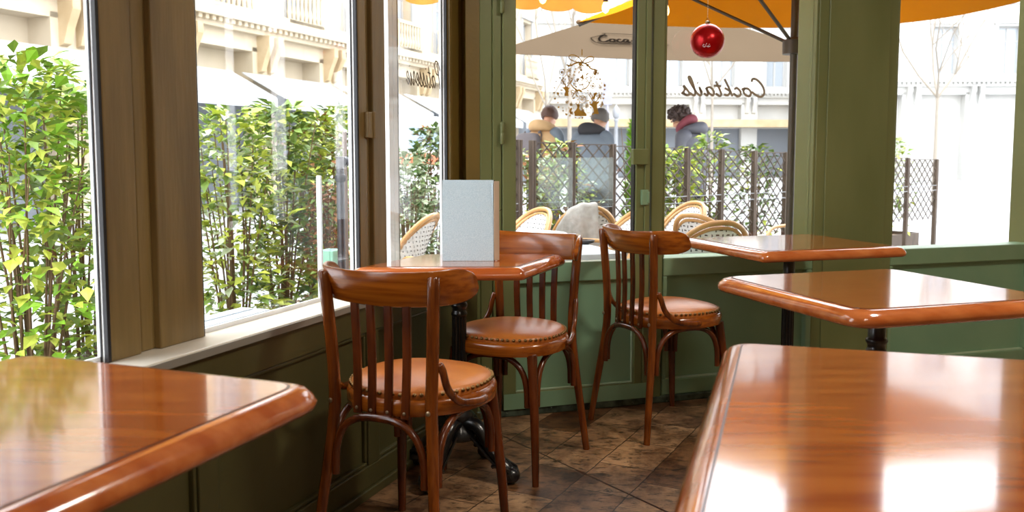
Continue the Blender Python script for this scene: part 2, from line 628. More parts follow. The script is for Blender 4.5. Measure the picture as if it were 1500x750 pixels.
m = MB().prism([(-0.104, 0.08), (0.30, 0.08), (0.30, 0.16), (0.07, 0.16), (-0.104, 0.084)], SILL, 2.30)
m.build('pilaster', 'tan', wl, bevel=0.004)
m = MB().box(-0.042, 0.0155, 0.013, 0.27, SILL, 2.30)
m.build('corner_fillet', 'tan', wr)
m = MB()
for a, b, y in ((-0.100, -0.088, 0.070), (-0.080, -0.074, 0.074)):
    m.box(a, b, y, 0.082, SILL, 2.30)
m.build('pilaster_bead', 'tan', wl, bevel=0.003)
tr = MB().box(LEFT_END, 0.0, -0.012, 0.03, 0.0, 0.03).build('baseboard_left', 'green_shaded', M=ML, bevel=0.004)
tr['kind'] = 'structure'
# window boards
tr = struct('trim_1', ML)
MB().box(-3.4, 0.24, -0.012, 0.15, SILL - 0.022, SILL).build('sill_board', 'sill', tr, bevel=0.004)
MB().box(-3.4, 0.0, -0.016, -0.011, SILL - 0.022, SILL - 0.004).build('sill_edge', 'sill_edge', tr)
# the two posts
posts = struct('trim_2', ML)
for k, (a, b) in enumerate(((-0.787, -0.617), (-1.85, -1.555))):
    w = b - a
    m = MB()
    m.box(a, a + w * 0.30, 0.080, 0.100, SILL, 2.30)
    m.box(a + w * 0.34, a + w * 0.46, 0.092, 0.100, SILL, 2.30)
    m.box(a + w * 0.49, b, 0.076, 0.100, SILL, 2.30)
    m.box(a + 0.012, b - 0.012, 0.094, 0.102, SILL, 2.30)
    m.build('post', 'brownpost', posts, bevel=0.004)
    MB().box(a + 0.001, b - 0.001, 0.1035, 0.122, SILL, 2.30).build('outer_post', 'white', posts)
hx, hz = on_wall(540, 183, ML, 0.075)
m = MB().box(hx - 0.022, hx + 0.014, 0.062, 0.082, hz - 0.042, hz + 0.042)
m.lathe([(0.0075, hz - 0.045), (0.0085, hz - 0.04), (0.0085, hz + 0.04), (0.0075, hz + 0.045)], 10, Matrix.Translation((hx + 0.012, 0.064, 0)))
m.build('hinge', 'brownpost', posts, bevel=0.002)


def side_window(name, a, b, dep=0.112):
    """white window between a (near) and b (far), glass at 0.135"""
    w = struct(name, ML)
    m = MB()
    for x0, x1 in ((a - 0.002, a + 0.010), (b - 0.005, b + 0.002)):
        m.box(x0, x1, 0.093, 0.101, SILL, 2.30)
        m.box(x0, x1, 0.105, dep, SILL, 2.30)
    m.box(a, b, 0.105, dep, 2.28, 2.30)
    m.box(a, b, 0.105, dep, SILL, SILL + 0.012)
    m.build('window_frame', 'white', w)
    m = MB()
    for x0, x1 in ((a - 0.002, a + 0.008), (b - 0.008, b + 0.002)):
        m.box(x0, x1, 0.082, 0.093, SILL, 2.30)
        m.box(x0, x1, 0.101, 0.105, SILL, 2.30)
    m.build('gasket', 'gasket', w)
    MB().box(a + 0.01, b - 0.01, dep - 0.008, dep - 0.004, SILL + 0.01, 2.285).build('pane', 'glass', w)
    return w


w1 = side_window('window_1', -0.617, -0.104, 0.116)
m = MB().box(-0.385, -0.352, 0.19, 0.21, SILL, 2.3).box(-0.348, -0.318, 0.19, 0.215, SILL, 2.3)
m.build('outer_stile', 'white', w1)
MB().box(-0.317, -0.308, 0.19, 0.215, SILL, 2.3).build('gasket', 'sill_edge', w1)
side_window('window_2', -1.555, -0.787)
side_window('window_3', -2.62, -1.85)

# ---- right wall: green timber front with a glazed door leaf
m = MB()
m.box(-0.02, RIGHT_END, 0.012, 0.16, 2.30, CE)
m.build('upper_wall', 'olive', wr)
m = MB()
m.box(0.016, 0.067, 0.008, 0.12, 0.0, 2.30)
m.box(0.0, 0.016, 0.010, 0.05, 0.0, SILL - 0.02)
m.box(-0.02, 0.10, 0.121, 0.27, 0.0, 2.30)  # unseen block added behind the jamb to stop light leaking in
m.box(0.0675, 0.104, 0.0, 0.12, 0.0, 2.30)
m.build('door_jamb', 'olive', wr, bevel=0.004)
m = MB().box(0.783, 0.838, -0.006, 0.12, 0.0, 2.30).box(0.838, 0.847, 0.006, 0.10, 0.0, 2.30)
m.build('door_jamb', 'olive', wr, bevel=0.005)
m = MB()
m.box(0.848, 1.62, 0.03, 0.12, 0.0, SILL)
m.box(2.06, 2.95, 0.03, 0.12, 0.0, SILL)
m.box(3.35, 4.3, 0.03, 0.12, 0.0, SILL)
m.build('wainscot_backing', 'green_panel', wr)
m = MB()
for a, b in ((0.848, 1.62), (2.06, 2.95), (3.35, 4.3)):
    m.box(a, b, 0.0, 0.035, 0.565, SILL)
    m.box(a, b, 0.0, 0.035, 0.03, 0.10)
    m.box(a, a + 0.02, 0.0, 0.035, 0.10, 0.565)
    m.box(b - 0.03, b, 0.0, 0.035, 0.10, 0.565)
m.build('wainscot_frame', 'green', wr, bevel=0.005)
m = MB()
for a, b in ((0.868, 1.59), (2.08, 2.92), (3.37, 4.27)):
    m.box(a, b, 0.012, 0.032, 0.098, 0.105)
m.build('pale_moulding', 'pale_line', wr, bevel=0.002)
m = MB()
for a, b in ((1.62, 2.06), (2.95, 3.35), (4.3, RIGHT_END)):
    m.box(a, b, 0.0, 0.16, 0.0, 2.30)
    m.box(a + 0.05, b - 0.05, -0.008, 0.0, 0.12, 2.2)
m.build('pillar', 'olive', wr, bevel=0.005)
bb = MB().box(0.0, RIGHT_END, -0.010, 0.04, 0.0, 0.03).build('baseboard_right', 'kick', M=MR, bevel=0.005)
bb['kind'] = 'structure'

d1 = struct('door_1', MR)
m = MB()
m.box(0.107, 0.164, -0.010, 0.045, 0.032, 2.28)
m.box(0.706, 0.745, -0.010, 0.045, 0.032, 2.28)
m.box(0.745, 0.770, -0.016, 0.045, 0.032, 2.28)
m.box(0.164, 0.706, -0.010, 0.045, 0.565, SILL)
m.box(0.164, 0.706, -0.010, 0.045, 0.032, 0.10)
m.box(0.164, 0.706, -0.010, 0.045, 2.2, 2.28)
MB_lower = m.build('leaf_frame', 'olive', d1, bevel=0.004)
m = MB().box(0.1645, 0.7055, -0.0112, -0.0095, 0.565, SILL).box(0.108, 0.7695, -0.0172, -0.0165, 0.033, 0.10)  # thin skins over the rails, coloured as the frame paint looks in daylight
m.box(0.1645, 0.7055, 0.012, 0.04, 0.10, 0.565)
m.build('panel_daylit_rails', 'green_panel', d1)
m = MB().box(0.164, 0.706, 0.004, 0.02, 0.10, 0.107).box(0.699, 0.706, 0.004, 0.02, 0.107, 0.36)
m.build('pale_moulding', 'pale_line', d1, bevel=0.002)
m = MB()
for a, b, z0, z1 in ((0.164, 0.172, 0.107, 0.565), (0.698, 0.706, 0.36, 0.565), (0.164, 0.706, 0.556, 0.565)):
    m.box(a, b, 0.002, 0.02, z0, z1)
m.build('panel_moulding', 'green', d1, bevel=0.002)
MB().box(0.164, 0.706, 0.020, 0.024, SILL, 2.2).build('pane', 'glass', d1)
m = MB().box(0.700, 0.7065, 0.0, 0.03, SILL, 2.2)
m.build('gasket', 'gasket', d1)
for py in (195, 3):
    hx, hz = on_wall(735, py, MR, -0.01)
    m = MB().lathe([(0.006, -0.045), (0.0095, -0.040), (0.0095, -0.002), (0.0085, 0.0), (0.0095, 0.002), (0.0095, 0.040), (0.006, 0.045)], 12,
                   Matrix.Translation((hx, -0.016, hz)))
    m.build('hinge', 'olive', d1, smooth=True)
for py0, py1 in ((218, 241),):
    x0, z1 = on_wall(927, py0, MR, -0.03)
    x1, z0 = on_wall(949, py1, MR, -0.03)
    MB().box(x0, x1, -0.036, -0.008, z0, z1).build('lock_box', 'olive', d1, bevel=0.003)
x0, z1 = on_wall(940, 278, MR, -0.02)
x1, z0 = on_wall(949, 300, MR, -0.02)
lk = MB().box(x0, x1, -0.026, -0.008, z0, z1).box(x1 - 0.006, x1 + 0.004, -0.03, -0.008, z0 + 0.008, z1 - 0.008).build('latch_plate', 'green', d1, bevel=0.002)

for nm, a, b in (('window_4', 0.843, 1.62), ('window_5', 2.06, 2.95), ('window_6', 3.35, 4.3)):
    w = struct(nm, MR)
    m = MB().box(a, a + 0.010, 0.004, 0.05, SILL, 2.3).box(b - 0.012, b, 0.004, 0.05, SILL, 2.3).box(a, b, 0.004, 0.05, 2.26, 2.3)
    m.build('window_frame', 'olive', w, bevel=0.003)
    MB().box(a + 0.01, b - 0.012, 0.026, 0.030, SILL, 2.26).build('pane', 'glass', w)
tr = struct('trim_3', MR)
MB().box(0.10, RIGHT_END, 0.047, 0.15, SILL - 0.05, SILL - 0.018).build('outer_sill', 'sill', tr, bevel=0.004)


# ================================================================== INDOOR THINGS
def arch_pts(p0, p1, z_low, z_top, inset, n=22):
    """U-shaped bent rod under the seat between two legs"""
    p0, p1 = Vector(p0), Vector(p1)
    out = []
    for i in range(n + 1):
        a = PI * i / n
        t = 0.5 - 0.5 * math.copysign(abs(math.cos(a)) ** 0.75, math.cos(a))
        h = math.sin(a) ** 0.62
        q = p0.lerp(p1, inset + (1 - 2 * inset) * t)
        out.append(Vector((q.x, q.y, z_low + (z_top - z_low) * h)))
    return out


def make_chair(label):
    t = empty('dining_chair', label, 'chair', group='bentwood cafe chairs')
    zf0, zf1 = 0.428, 0.470
    post = lambda s: catmull([(s * .188, -.242, 0), (s * .173, -.222, .16), (s * .154, -.196, .36), (s * .148, -.190, .46), (s * .154, -.192, .60), (s * .166, -.205, .795)], 6)
    for s in (-1, 1):
        P = post(s)
        n = len(P)
        rad = [0.0125 + 0.0040 * min(1, i / (n * .45)) for i in range(n)]
        rad[-1] = 0.0152
        rad[-2] = 0.0166
        P.append(P[-1] + Vector((0, 0, .004)))
        rad.append(0.0115)
        o = MB().tube(P, rad, 14).build('back_post', 'wood_up', t, smooth=True)
        # screw at seat height on the outer rear face
        MB().lathe([(0.0065, 0), (0.0065, .003), (0.003, .0045)], 10, Matrix.Translation((s * .149, -.207, .452)) @ Matrix.Rotation(PI / 2, 4, 'X')).build('screw', 'steel', o, smooth=True)
    # front legs
    for s in (-1, 1):
        P = catmull([(s * .178, .184, 0), (s * .168, .170, .20), (s * .147, .148, .432)], 6)
        rad = [0.0115 + 0.0065 * (i / (len(P) - 1)) for i in range(len(P))]
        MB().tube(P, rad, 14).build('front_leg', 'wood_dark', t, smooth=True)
    # seat frame: rounded ring
    def outline(k, grow=0.0):
        pts = []
        for i in range(k):
            a = 2 * PI * i / k
            c, s = math.cos(a), math.sin(a)
            e = 0.80
            x = math.copysign(abs(c) ** e, c) * (0.200 + grow)
            y = math.copysign(abs(s) ** e, s) * (0.198 + grow)
            x *= 1.0 - 0.16 * max(0, -y / 0.2) ** 1.2          # narrower towards the back
            pts.append((x, y + 0.004))
        return pts
    k = 56
    rings = []
    for g, z in ((-0.022, zf0), (0, zf0), (0.003, zf0 + .008), (0.003, zf1 - .012), (0, zf1 - .004), (-0.006, zf1), (-0.03, zf1)):
        rings.append([(x, y, z) for x, y in outline(k, g)])
    MB().rings(rings).build('seat_frame', 'wood_across', t, smooth=True)
    # pad
    rings = []
    for g, z in ((-0.012, zf1 - .002), (-0.010, zf1 + .008), (-0.012, zf1 + .016), (-0.022, zf1 + .023), (-0.05, zf1 + .030), (-0.09, zf1 + .036), (-0.13, zf1 + .039), (-0.17, zf1 + .040), (-0.192, zf1 + .040)):
        rings.append([(x, y, z) for x, y in outline(k, g)])
    pad = MB().rings(rings).build('seat_pad', 'leather', t, smooth=True)
    # studs set along the edge of the leather
    m = MB()
    edge = outline(220, -0.0095)
    acc = 0.0
    last = Vector(edge[0])
    for i in range(1, 221):
        p = Vector(edge[i % 220])
        acc += (p - last).length
        last = p
        if acc > 0.0165:
            acc = 0
            d = Vector((p.x, p.y, 0)).normalized()
            m.ball((p.x + d.x * .0008, p.y + d.y * .0008, zf1 + 0.0125), 0.0058, 8, 5)
    m.build('stud_trim', 'brass', pad, smooth=True)
    # curved back band passing in front of the posts
    def band_y(x):
        return -0.217 + 1.15 * x * x + 24 * max(0, abs(x) - .15) ** 2
    xs = [.214 * math.sin(PI / 2 * (-1 + 2 * i / 64)) for i in range(65)]
    rows = []
    for x in xs:
        e = (abs(x) - 0.190) / 0.024
        round_in = 0 if e <= 0 else (1 - math.sqrt(max(0, 1 - min(1, e) ** 2)))
        zt = 0.806 - 0.030 * round_in + 0.010 * (x / .214) ** 2
        zb = 0.713 + 0.030 * round_in + 0.012 * (x / .214) ** 2
        y = band_y(x)
        dx = 1.0
        dy = (band_y(x + .002) - band_y(x - .002)) / .004
        nrm = Vector((-dy, dx, 0)).normalized() * 0.0065
        lean = lambda z: -0.018 * (z - .76) / .045
        ring = []
        for z, k2 in ((zb, -0.5), (zb + .004, -1), (zt - .004, -1), (zt, -0.5), (zt, 0.5), (zt - .004, 1), (zb + .004, 1), (zb, 0.5)):
            ring.append(Vector((x, y + lean(z), z)) + nrm * k2)
        rows.append(ring)
    MB().rings(rows).build('back_rail', 'wood_across', t, smooth=True)
    # four flat slats
    for x in (-.079, -.027, .027, .079):
        m = MB()
        top = Vector((x, band_y(x) + .017, .728))
        bot = Vector((x * .92, -.200 + 1.0 * x * x, .424))
        mid = top.lerp(bot, .5) + Vector((0, .006, 0))
        P = catmull([bot, mid, top], 6)
        rs = []
        for q in P:
            w, th = 0.0118, 0.0052
            rs.append([(q.x - w, q.y - th, q.z), (q.x + w, q.y - th, q.z), (q.x + w, q.y + th, q.z), (q.x - w, q.y + th, q.z)])
        m.rings(rs)
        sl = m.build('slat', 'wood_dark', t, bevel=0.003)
        MB().lathe([(0.0045, 0), (0.0045, .002), (0.002, .003)], 8, Matrix.Translation((bot.x, bot.y - .0045, .440)) @ Matrix.Rotation(PI / 2, 4, 'X')).build('screw', 'steel', sl, smooth=True)
    # bent arches under the seat
    rr = 0.0105
    fr = lambda s: (s * .158, .158)
    bk = lambda s: (s * .160, -.206)
    for A, B, inset in ((bk(-1) + (0,), bk(1) + (0,), .075), (fr(-1) + (0,), fr(1) + (0,), .075),
                        (bk(-1) + (0,), fr(-1) + (0,), .075), (bk(1) + (0,), fr(1) + (0,), .075)):
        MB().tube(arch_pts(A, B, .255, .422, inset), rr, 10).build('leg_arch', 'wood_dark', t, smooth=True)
    # hip braces from post to seat frame
    for s in (-1, 1):
        P = catmull([(s * .166, -.183, .575), (s * .171, -.172, .555), (s * .176, -.150, .500), (s * .187, -.105, .462), (s * .203, -.045, .450), (s * .208, .0, .450)], 6)
        n = len(P)
        rad = [0.0085] * n
        rad[0] = 0.004
        rad[1] = 0.0075
        rad[-1] = 0.005
        MB().tube(P, rad, 10, flat=1.25).build('hip_brace', 'wood_up', t, smooth=True)
    return t


CH1 = dict(loc=(-0.257, 2.425, 0), a=25)
chair = make_chair('nearest bentwood chair, seen from behind, in front of the menu table')
chair.location = CH1['loc']
chair.rotation_euler = (0, 0, -math.radians(CH1['a']))


def face(ax, ay):
    return math.atan2(ay, ax) - PI / 2


dup(chair, (0.002, 3.110, 0), face(-.45, -.893), 'bentwood chair on the far side of the menu table, its leather seat facing the viewer')
dup(chair, (0.630, 3.57, 0), face(.87, .49), 'bentwood chair turned sideways before the green glazed door, seat pointing right')


def offset_poly(poly, d):
    """move each edge of a convex counter-clockwise polygon inwards by d"""
    n = len(poly)
    L = []
    for i in range(n):
        a, b = Vector(poly[i]), Vector(poly[(i + 1) % n])
        e = (b - a).normalized()
        nrm = Vector((-e.y, e.x))
        L.append((a + nrm * d, e))
    out = []
    for i in range(n):
        p, e = L[i - 1]
        q, g = L[i]
        den = e.x * g.y - e.y * g.x
        if abs(den) < 1e-6:
            out.append(tuple(q))
            continue
        k = ((q.x - p.x) * g.y - (q.y - p.y) * g.x) / den
        out.append((p.x + e.x * k, p.y + e.y * k))
    return out


def round_poly(poly, r, k=5):
    out = []
    n = len(poly)
    for i in range(n):
        p, a, b = Vector(poly[i]), Vector(poly[i - 1]), Vector(poly[(i + 1) % n])
        da, db = (a - p).normalized(), (b - p).normalized()
        ang = math.acos(max(-1, min(1, da.dot(db))))
        t = r / math.tan(ang / 2)
        s, e = p + da * t, p + db * t
        for j in range(k + 1):
            u = j / k
            out.append(tuple(s * (1 - u) ** 2 + p * 2 * u * (1 - u) + e * u * u))
    return out


def make_table(label, poly, base, arm=0.25, rot=0.0, corner=0.03, zt=0.74, arms=4, group='bistro tables'):
    """poly: tabletop outline in world x,y, counter-clockwise"""
    bx, by = base
    t = empty('bistro_table', label, 'table', (bx, by, 0), 0, group)
    P = [(x - bx, y - by) for x, y in poly]
    # edge band with a rounded nose
    rs = []
    for d, z in ((0.030, zt - .040), (0.008, zt - .040), (0.002, zt - .034), (0.0, zt - .026), (0.004, zt - .016), (0.014, zt - .005), (0.026, zt - .0008), (0.034, zt)):
        rs.append([(x, y, z) for x, y in round_poly(offset_poly(P, d), max(0.006, corner - d * .6))])
    MB().rings(rs, cap=True).build('edge_band', 'table_edge', t, smooth=True)
    a = offset_poly(P, 0.034)
    b = offset_poly(P, 0.0375)
    MB().prism(round_poly(a, max(.006, corner - .02)), zt - .01, zt + .0006).build('inlay_line', 'inlay', t)
    MB().prism(round_poly(b, max(.006, corner - .022)), zt - .01, zt + .0012).build('tabletop', 'table', t)
    # fluted cast-iron column
    k = 36
    rs = []
    prof = [(.05, .125), (.062, .135), (.062, .15), (.048, .165), (.040, .19), (.050, .205), (.050, .215), (.030, .235)]
    m = MB().lathe(prof + [(.026, .25)], 28)
    for z in (.245, .30, .40, .50, .555):
        r0 = .0235 if z < .5 else .0225
        rs.append([((r0 + .0022 * math.cos(12 * 2 * PI * i / 72)) * math.cos(2 * PI * i / 72), (r0 + .0022 * math.cos(12 * 2 * PI * i / 72)) * math.sin(2 * PI * i / 72), z) for i in range(72)])
    m.rings(rs)
    m.lathe([(.022, .55), (.026, .554), (.0285, .560), (.026, .566), (.0235, .570), (.0235, .580), (.027, .584), (.0295, .590), (.027, .596), (.0235, .600), (.0235, .67), (.030, .685), (.030, .70)], 28)
    m.build('column', 'iron', t, smooth=True)
    m = MB().box(-.13, .13, -.022, .022, zt - .052, zt - .041).box(-.022, .022, -.13, .13, zt - .052, zt - .041)
    m.build('top_bracket', 'iron', t, bevel=0.004)
    for i in range(arms):
        an = rot + 2 * PI * i / arms
        M = Matrix.Rotation(an, 4, 'Z')
        P3 = catmull([(.03, 0, .185), (.075, 0, .175), (.13, 0, .10), (.19, 0, .050), (arm + .015, 0, .038)], 6)
        n = len(P3)
        m = MB().tube(P3, [.030 - .012 * j / (n - 1) for j in range(n)], 12, M, flat=.8)
        m.tube([(.05, .020, .150), (.10, .020, .105), (.16, .018, .05)], .006, 6, M).tube([(.05, -.020, .150), (.10, -.020, .105), (.16, -.018, .05)], .006, 6, M)
        # scrolled toe
        m.ball((arm + .02, 0, .030), .034, 14, 10, 1.25, 1.0, .88, M)
        m.tube([(arm - .03, .02, .055), (arm + .0, .026, .066), (arm + .035, .024, .05), (arm + .045, .02, .028)], .008, 6, M)
        m.tube([(arm - .03, -.02, .055), (arm + .0, -.026, .066), (arm + .035, -.024, .05), (arm + .045, -.02, .028)], .008, 6, M)
        m.build('foot', 'iron', t, smooth=True)
    return t


v2, u2 = Vector((V2[0], V2[1], 0)), Vector((U2[0], U2[1], 0)).normalized()
nR, nL = Vector((V2[1], -V2[0], 0)), Vector((u2.y, -u2.x, 0))
make_table('wooden bistro table by the side window, carrying the grey blue menu', [(-0.534, 2.790), (0.038, 2.790), (0.205, 3.215), (-0.326, 3.215)], (-0.180, 2.985), arm=.170, rot=math.radians(-28))


def wall_rect(c, w, d, ax):
    ay = Vector((-ax.y, ax.x, 0))
    c = Vector((c[0], c[1], 0))
    return [tuple((c + ax * sx * w / 2 + ay * sy * d / 2).xy) for sx, sy in ((-1, -1), (1, -1), (1, 1), (-1, 1))]


cB = CORNER + v2 * 1.235 + nR * .365
make_table('wooden bistro table against the right window, its pale top glaring behind the sideways chair', wall_rect(cB, .66, .62, v2), (cB.x, cB.y), arm=.27, rot=math.radians(62))
cC = Vector((.588, 2.62, 0)) + v2 * .33 + nR * .33
make_table('wooden bistro table at the right, only its rounded corner in the photo middle edge', wall_rect(cC, .66, .66, v2), (cC.x, cC.y), arm=.26, rot=.6, corner=.07)
d0, d1_ = at_z(986, 750, .715), at_z(1048, 554, .715)
dd = (d1_ - d0).normalized()
dn = Vector((dd.y, -dd.x, 0))
q0, q1 = d0 - dd * .22, d1_ + dd * .22
q2, q3 = q1 + dn * .75, q0 + dn * .75
make_table('wooden bistro table nearest at lower right, running out of focus past the viewer', [tuple(q.xy) for q in (q0, q3, q2, q1)], tuple(((q0 + q2) / 2).xy), arm=.26, rot=.3, corner=.05)
tip = Vector((-.290, 1.385, 0))
e0 = tip - nL * .645
make_table('wooden bistro table nearest at lower left, by the side window', [tuple(q.xy) for q in (e0 - u2 * .66, tip - u2 * .66, tip, e0)], tuple(((e0 + tip) / 2 - u2 * .33).xy), arm=.25, rot=.3, corner=.06)

# ---- menu standing on the table
p0, p1 = at_z(648.5, 382.5, .7412), at_z(724.5, 382.5, .7412)
mx_dir = (p1 - p0)
mw = mx_dir.length
mn = empty('menu', 'tall grey blue linen menu standing upright on the wooden table', 'menu', ((p0 + p1) / 2 + Vector((0, 0, .0))), math.atan2(mx_dir.y, mx_dir.x))
h = (382.5 - 264) / 1300 * p0.y * 1.008
sk = .010
lean = Matrix.Rotation(math.radians(-2.5), 4, 'X')
M = lean
MB().box(-mw / 2, mw / 2 - .003, -.002, .002, 0, h, M).build('front_cover', 'menu', mn, bevel=.0012)
MB().box(mw / 2 - .005, mw / 2 + .001, -.001, .003, 0.001, h - .001, M).build('spine_edge', 'cord', mn, bevel=.0015)
bk = MB().box(0, mw - .01, -.002, .002, 0, h - .012, Matrix.Translation((mw / 2 - .004, .006, 0)) @ Matrix.Rotation(math.radians(128), 4, 'Z'))
bk.build('back_cover', 'menu', mn, bevel=.001)
MB().box(0.001, .019, -.008, -.003, 0.003, h - .004, Matrix.Translation((mw / 2 - .004, .006, 0)) @ Matrix.Rotation(math.radians(12), 4, 'Z')).build('page_block', 'menu_side', mn, bevel=.001)
MB().tube([(mw / 2 - .002, .006, h * .60), (mw / 2 + .012, .006, h * .605), (mw / 2 + .024, .008, h * .64)], .0012, 6).build('elastic', 'cord', mn)

# ---- red bauble hanging before the window
bp = MR @ Vector((*on_wall(1036, 60, MR, -.06)[:1], -.06, on_wall(1036, 60, MR, -.06)[1]))
rb = 24.5 / 1300 * bp.y
ba = empty('christmas_bauble', 'big red satin christmas bauble hanging in the right window', 'bauble', bp)
MB().ball((0, 0, 0), rb, 48, 32).build('ball', 'red', ba, smooth=True)
MB().lathe([(.010, rb - .003), (.0105, rb + .009), (.006, rb + .011), (.002, rb + .013)], 14).build('cap', 'brass', ba, smooth=True)
MB().tube([(0.006 * math.cos(a), 0, rb + .017 + .006 * math.sin(a)) for a in [2 * PI * i / 14 for i in range(14)]], .001, 6, closed=True).build('ring', 'brass', ba)
m = MB().tube([(0, 0, rb + .022), (0, 0, 2.28 - bp.z)], .0007, 5)
for i in range(60):
    z = rb + .03 + i * .011
    if z + bp.z < 2.27:
        m.ball((0, 0, z), .0021, 6, 4)
m.build('bead_thread', 'thread', ba)
# tiny white marks printed low on the ball
m = MB()
toc = Vector((-bp.x, -bp.y, 0)).normalized()
side = Vector((toc.y, -toc.x, 0)) * -1
for k in range(9):
    a = -.28 + k * .055
    for zz in (rb * -.36 + .006 * math.sin(k * 2.1), rb * -.36 - .004):
        rad_ = math.sqrt(rb * rb - zz * zz) * 1.002
        c0 = (toc * math.cos(a) + side * math.sin(a)) * rad_
        c1 = (toc * math.cos(a + .045) + side * math.sin(a + .045)) * rad_
        m.tube([c0 + Vector((0, 0, zz)), c1 + Vector((0, 0, zz + .004 * math.sin(k * 5)))], .0009, 5)
m.build('printed_mark', 'white', ba)


# ---- flat vinyl on the glass
def stroke(mb, pts, w, y=0.0, taper=False, th=.0006):
    """ribbon of width w along 2D points in the window plane (x, z)"""
    P = [Vector((p[0], p[1])) for p in pts]
    n = len(P)
    Lf, Rt = [], []
    for i in range(n):
        d = P[min(i + 1, n - 1)] - P[max(i - 1, 0)]
        if d.length < 1e-9:
            d = Vector((1, 0))
        d.normalize()
        nr = Vector((-d.y, d.x)) * (w / 2 * (1 if not taper else (1 - .75 * i / (n - 1))))
        Lf.append(P[i] + nr)
        Rt.append(P[i] - nr)
    for i in range(n - 1):
        a, b, c, d = Lf[i], Lf[i + 1], Rt[i + 1], Rt[i]
        vs = [(q.x, y, q.y) for q in (a, b, c, d)] + [(q.x, y - th, q.y) for q in (a, b, c, d)]
        mb.add(vs, [(0, 1, 2, 3), (7, 6, 5, 4), (0, 4, 5, 1), (1, 5, 6, 2), (2, 6, 7, 3), (3, 7, 4, 0)])


def shape(mb, pts, y=0.0, th=.0006):
    n = len(pts)
    vs = [(p[0], y, p[1]) for p in pts] + [(p[0], y - th, p[1]) for p in pts]
    mb.add(vs, [tuple(range(n)), tuple(reversed(range(n, 2 * n)))] + [(i, n + i, n + (i + 1) % n, (i + 1) % n) for i in range(n)])


def smooth2(P, k=6):
    return [(q.x, q.y) for q in catmull([Vector((a, b, 0)) for a, b in P], k)]


# cursive letters, x to the right, x-height 1; lists of strokes, advance
CUR = {
    'C': ([[(1.35, 1.75), (1.2, 2.1), (.8, 2.0), (.35, 1.3), (.25, .5), (.6, .02), (1.1, .2), (1.45, .6)]], 1.35),
    'P': ([[(.45, 0), (.6, 1.0), (.85, 2.1)], [(.25, 1.55), (.6, 2.1), (1.2, 2.25), (1.5, 1.8), (1.2, 1.25), (.7, 1.15)]], 1.35),
    'o': ([[(.75, .95), (.4, .9), (.2, .45), (.4, .05), (.75, .2), (.9, .6), (.75, .95), (1.05, .8)]], .95),
    'c': ([[(.8, .8), (.55, .98), (.25, .6), (.3, .15), (.6, .02), (.95, .35)]], .85),
    'k': ([[(.2, 0), (.45, 1.0), (.75, 2.0)], [(.85, .95), (.4, .55), (.65, .1), (1.0, .2)]], .95),
    't': ([[(.65, 1.7), (.4, .8), (.3, .2), (.5, .0), (.8, .3)], [(.2, 1.15), (.9, 1.2)]], .75),
    'a': ([[(.85, .9), (.5, .98), (.2, .5), (.35, .05), (.65, .3), (.9, .95)], [(.9, .95), (.78, .3), (.9, .02), (1.15, .3)]], 1.05),
    'i': ([[(.25, .3), (.45, .95), (.35, .2), (.5, .0), (.75, .3)], [(.55, 1.4), (.6, 1.5)]], .62),
    'l': ([[(.15, .3), (.6, 1.5), (.7, 2.1), (.5, 2.0), (.3, .8), (.3, .15), (.5, 0), (.75, .3)]], .65),
    's': ([[(.15, .25), (.6, 1.1), (.55, .7), (.7, .3), (.45, .0), (.1, .12)], [(.45, .0), (.9, .3)]], .75),
    'e': ([[(.15, .35), (.6, .55), (.65, .9), (.4, .95), (.2, .45), (.4, .02), (.85, .35)]], .75),
    'r': ([[(.15, .2), (.4, 1.0), (.65, .88), (.55, .3), (.65, 0), (.9, .25)]], .8),
    '-': ([[(.15, .55), (.6, .6)]], .65),
}


def write(mb, text, x, z, size, w, mirror, y=0.0, slope=0.0, zs=1.0):
    """script lettering; mirror=True runs from right to left as seen from inside"""
    cx = 0.0
    for ch in text:
        st, adv = CUR[ch]
        for s in st:
            pts = smooth2([((cx + a + .12 * b) * size, b * size) for a, b in s], 5)
            pts = [((x - a) if mirror else (x + a), z + b * zs + slope * a) for a, b in pts]
            stroke(mb, pts, w, y)
        cx += adv
    return cx * size


def glass_pt(px, py, M, d):
    return on_wall(px, py, M, d)


# "Cocktails" on the right pane, reversed as read from inside
gx0, gz0 = on_wall(1000, 140, MR, .024)
gx1, _ = on_wall(1050, 140, MR, .024)
unit = (gx1 - gx0) / 3.15
tot = sum(CUR[c][1] for c in 'Cocktails') * unit
m = MB()
m.cur = 0
write(m, 'Cocktails', gx0 + tot + .004, gz0 + .002, unit, .0105, True, .0255, zs=.70)
o = m.build('window_lettering', 'grey_vinyl', M=MR)
tag(o, 'taupe script reading Cocktails stuck reversed on the right window pane', 'lettering')
gx0, gz0 = on_wall(647, 131, ML, .109)
m = MB()
write(m, 'Patisserie', gx0, gz0, .036, .0062, True, .1095, zs=1.3)
o = m.build('window_lettering', 'letter_dark', M=ML)
tag(o, 'taupe script reading Patisserie stuck reversed on the side window pane', 'lettering')

# gold egg-shaped ornament sticker on the door glass
cx, cz = on_wall(848, 130, MR, .019)
xr, _ = on_wall(886, 130, MR, .019)
_, zt = on_wall(848, 96, MR, .019)
hw = xr - cx
S = hw / 37.5            # metres per photo pixel on the glass


def px2(p):                # picture offsets (right, down) from the sticker centre
    return (cx + p[0] * S, cz - p[1] * S * 1.0)


m = MB()


def gs(pts, w, k=4, taper=False):
    stroke(m, [px2(p) for p in (smooth2(pts, k) if k else pts)], w * S * 1.08, .0195, taper)


def gp(pts):
    shape(m, [px2(p) for p in pts], .0195)


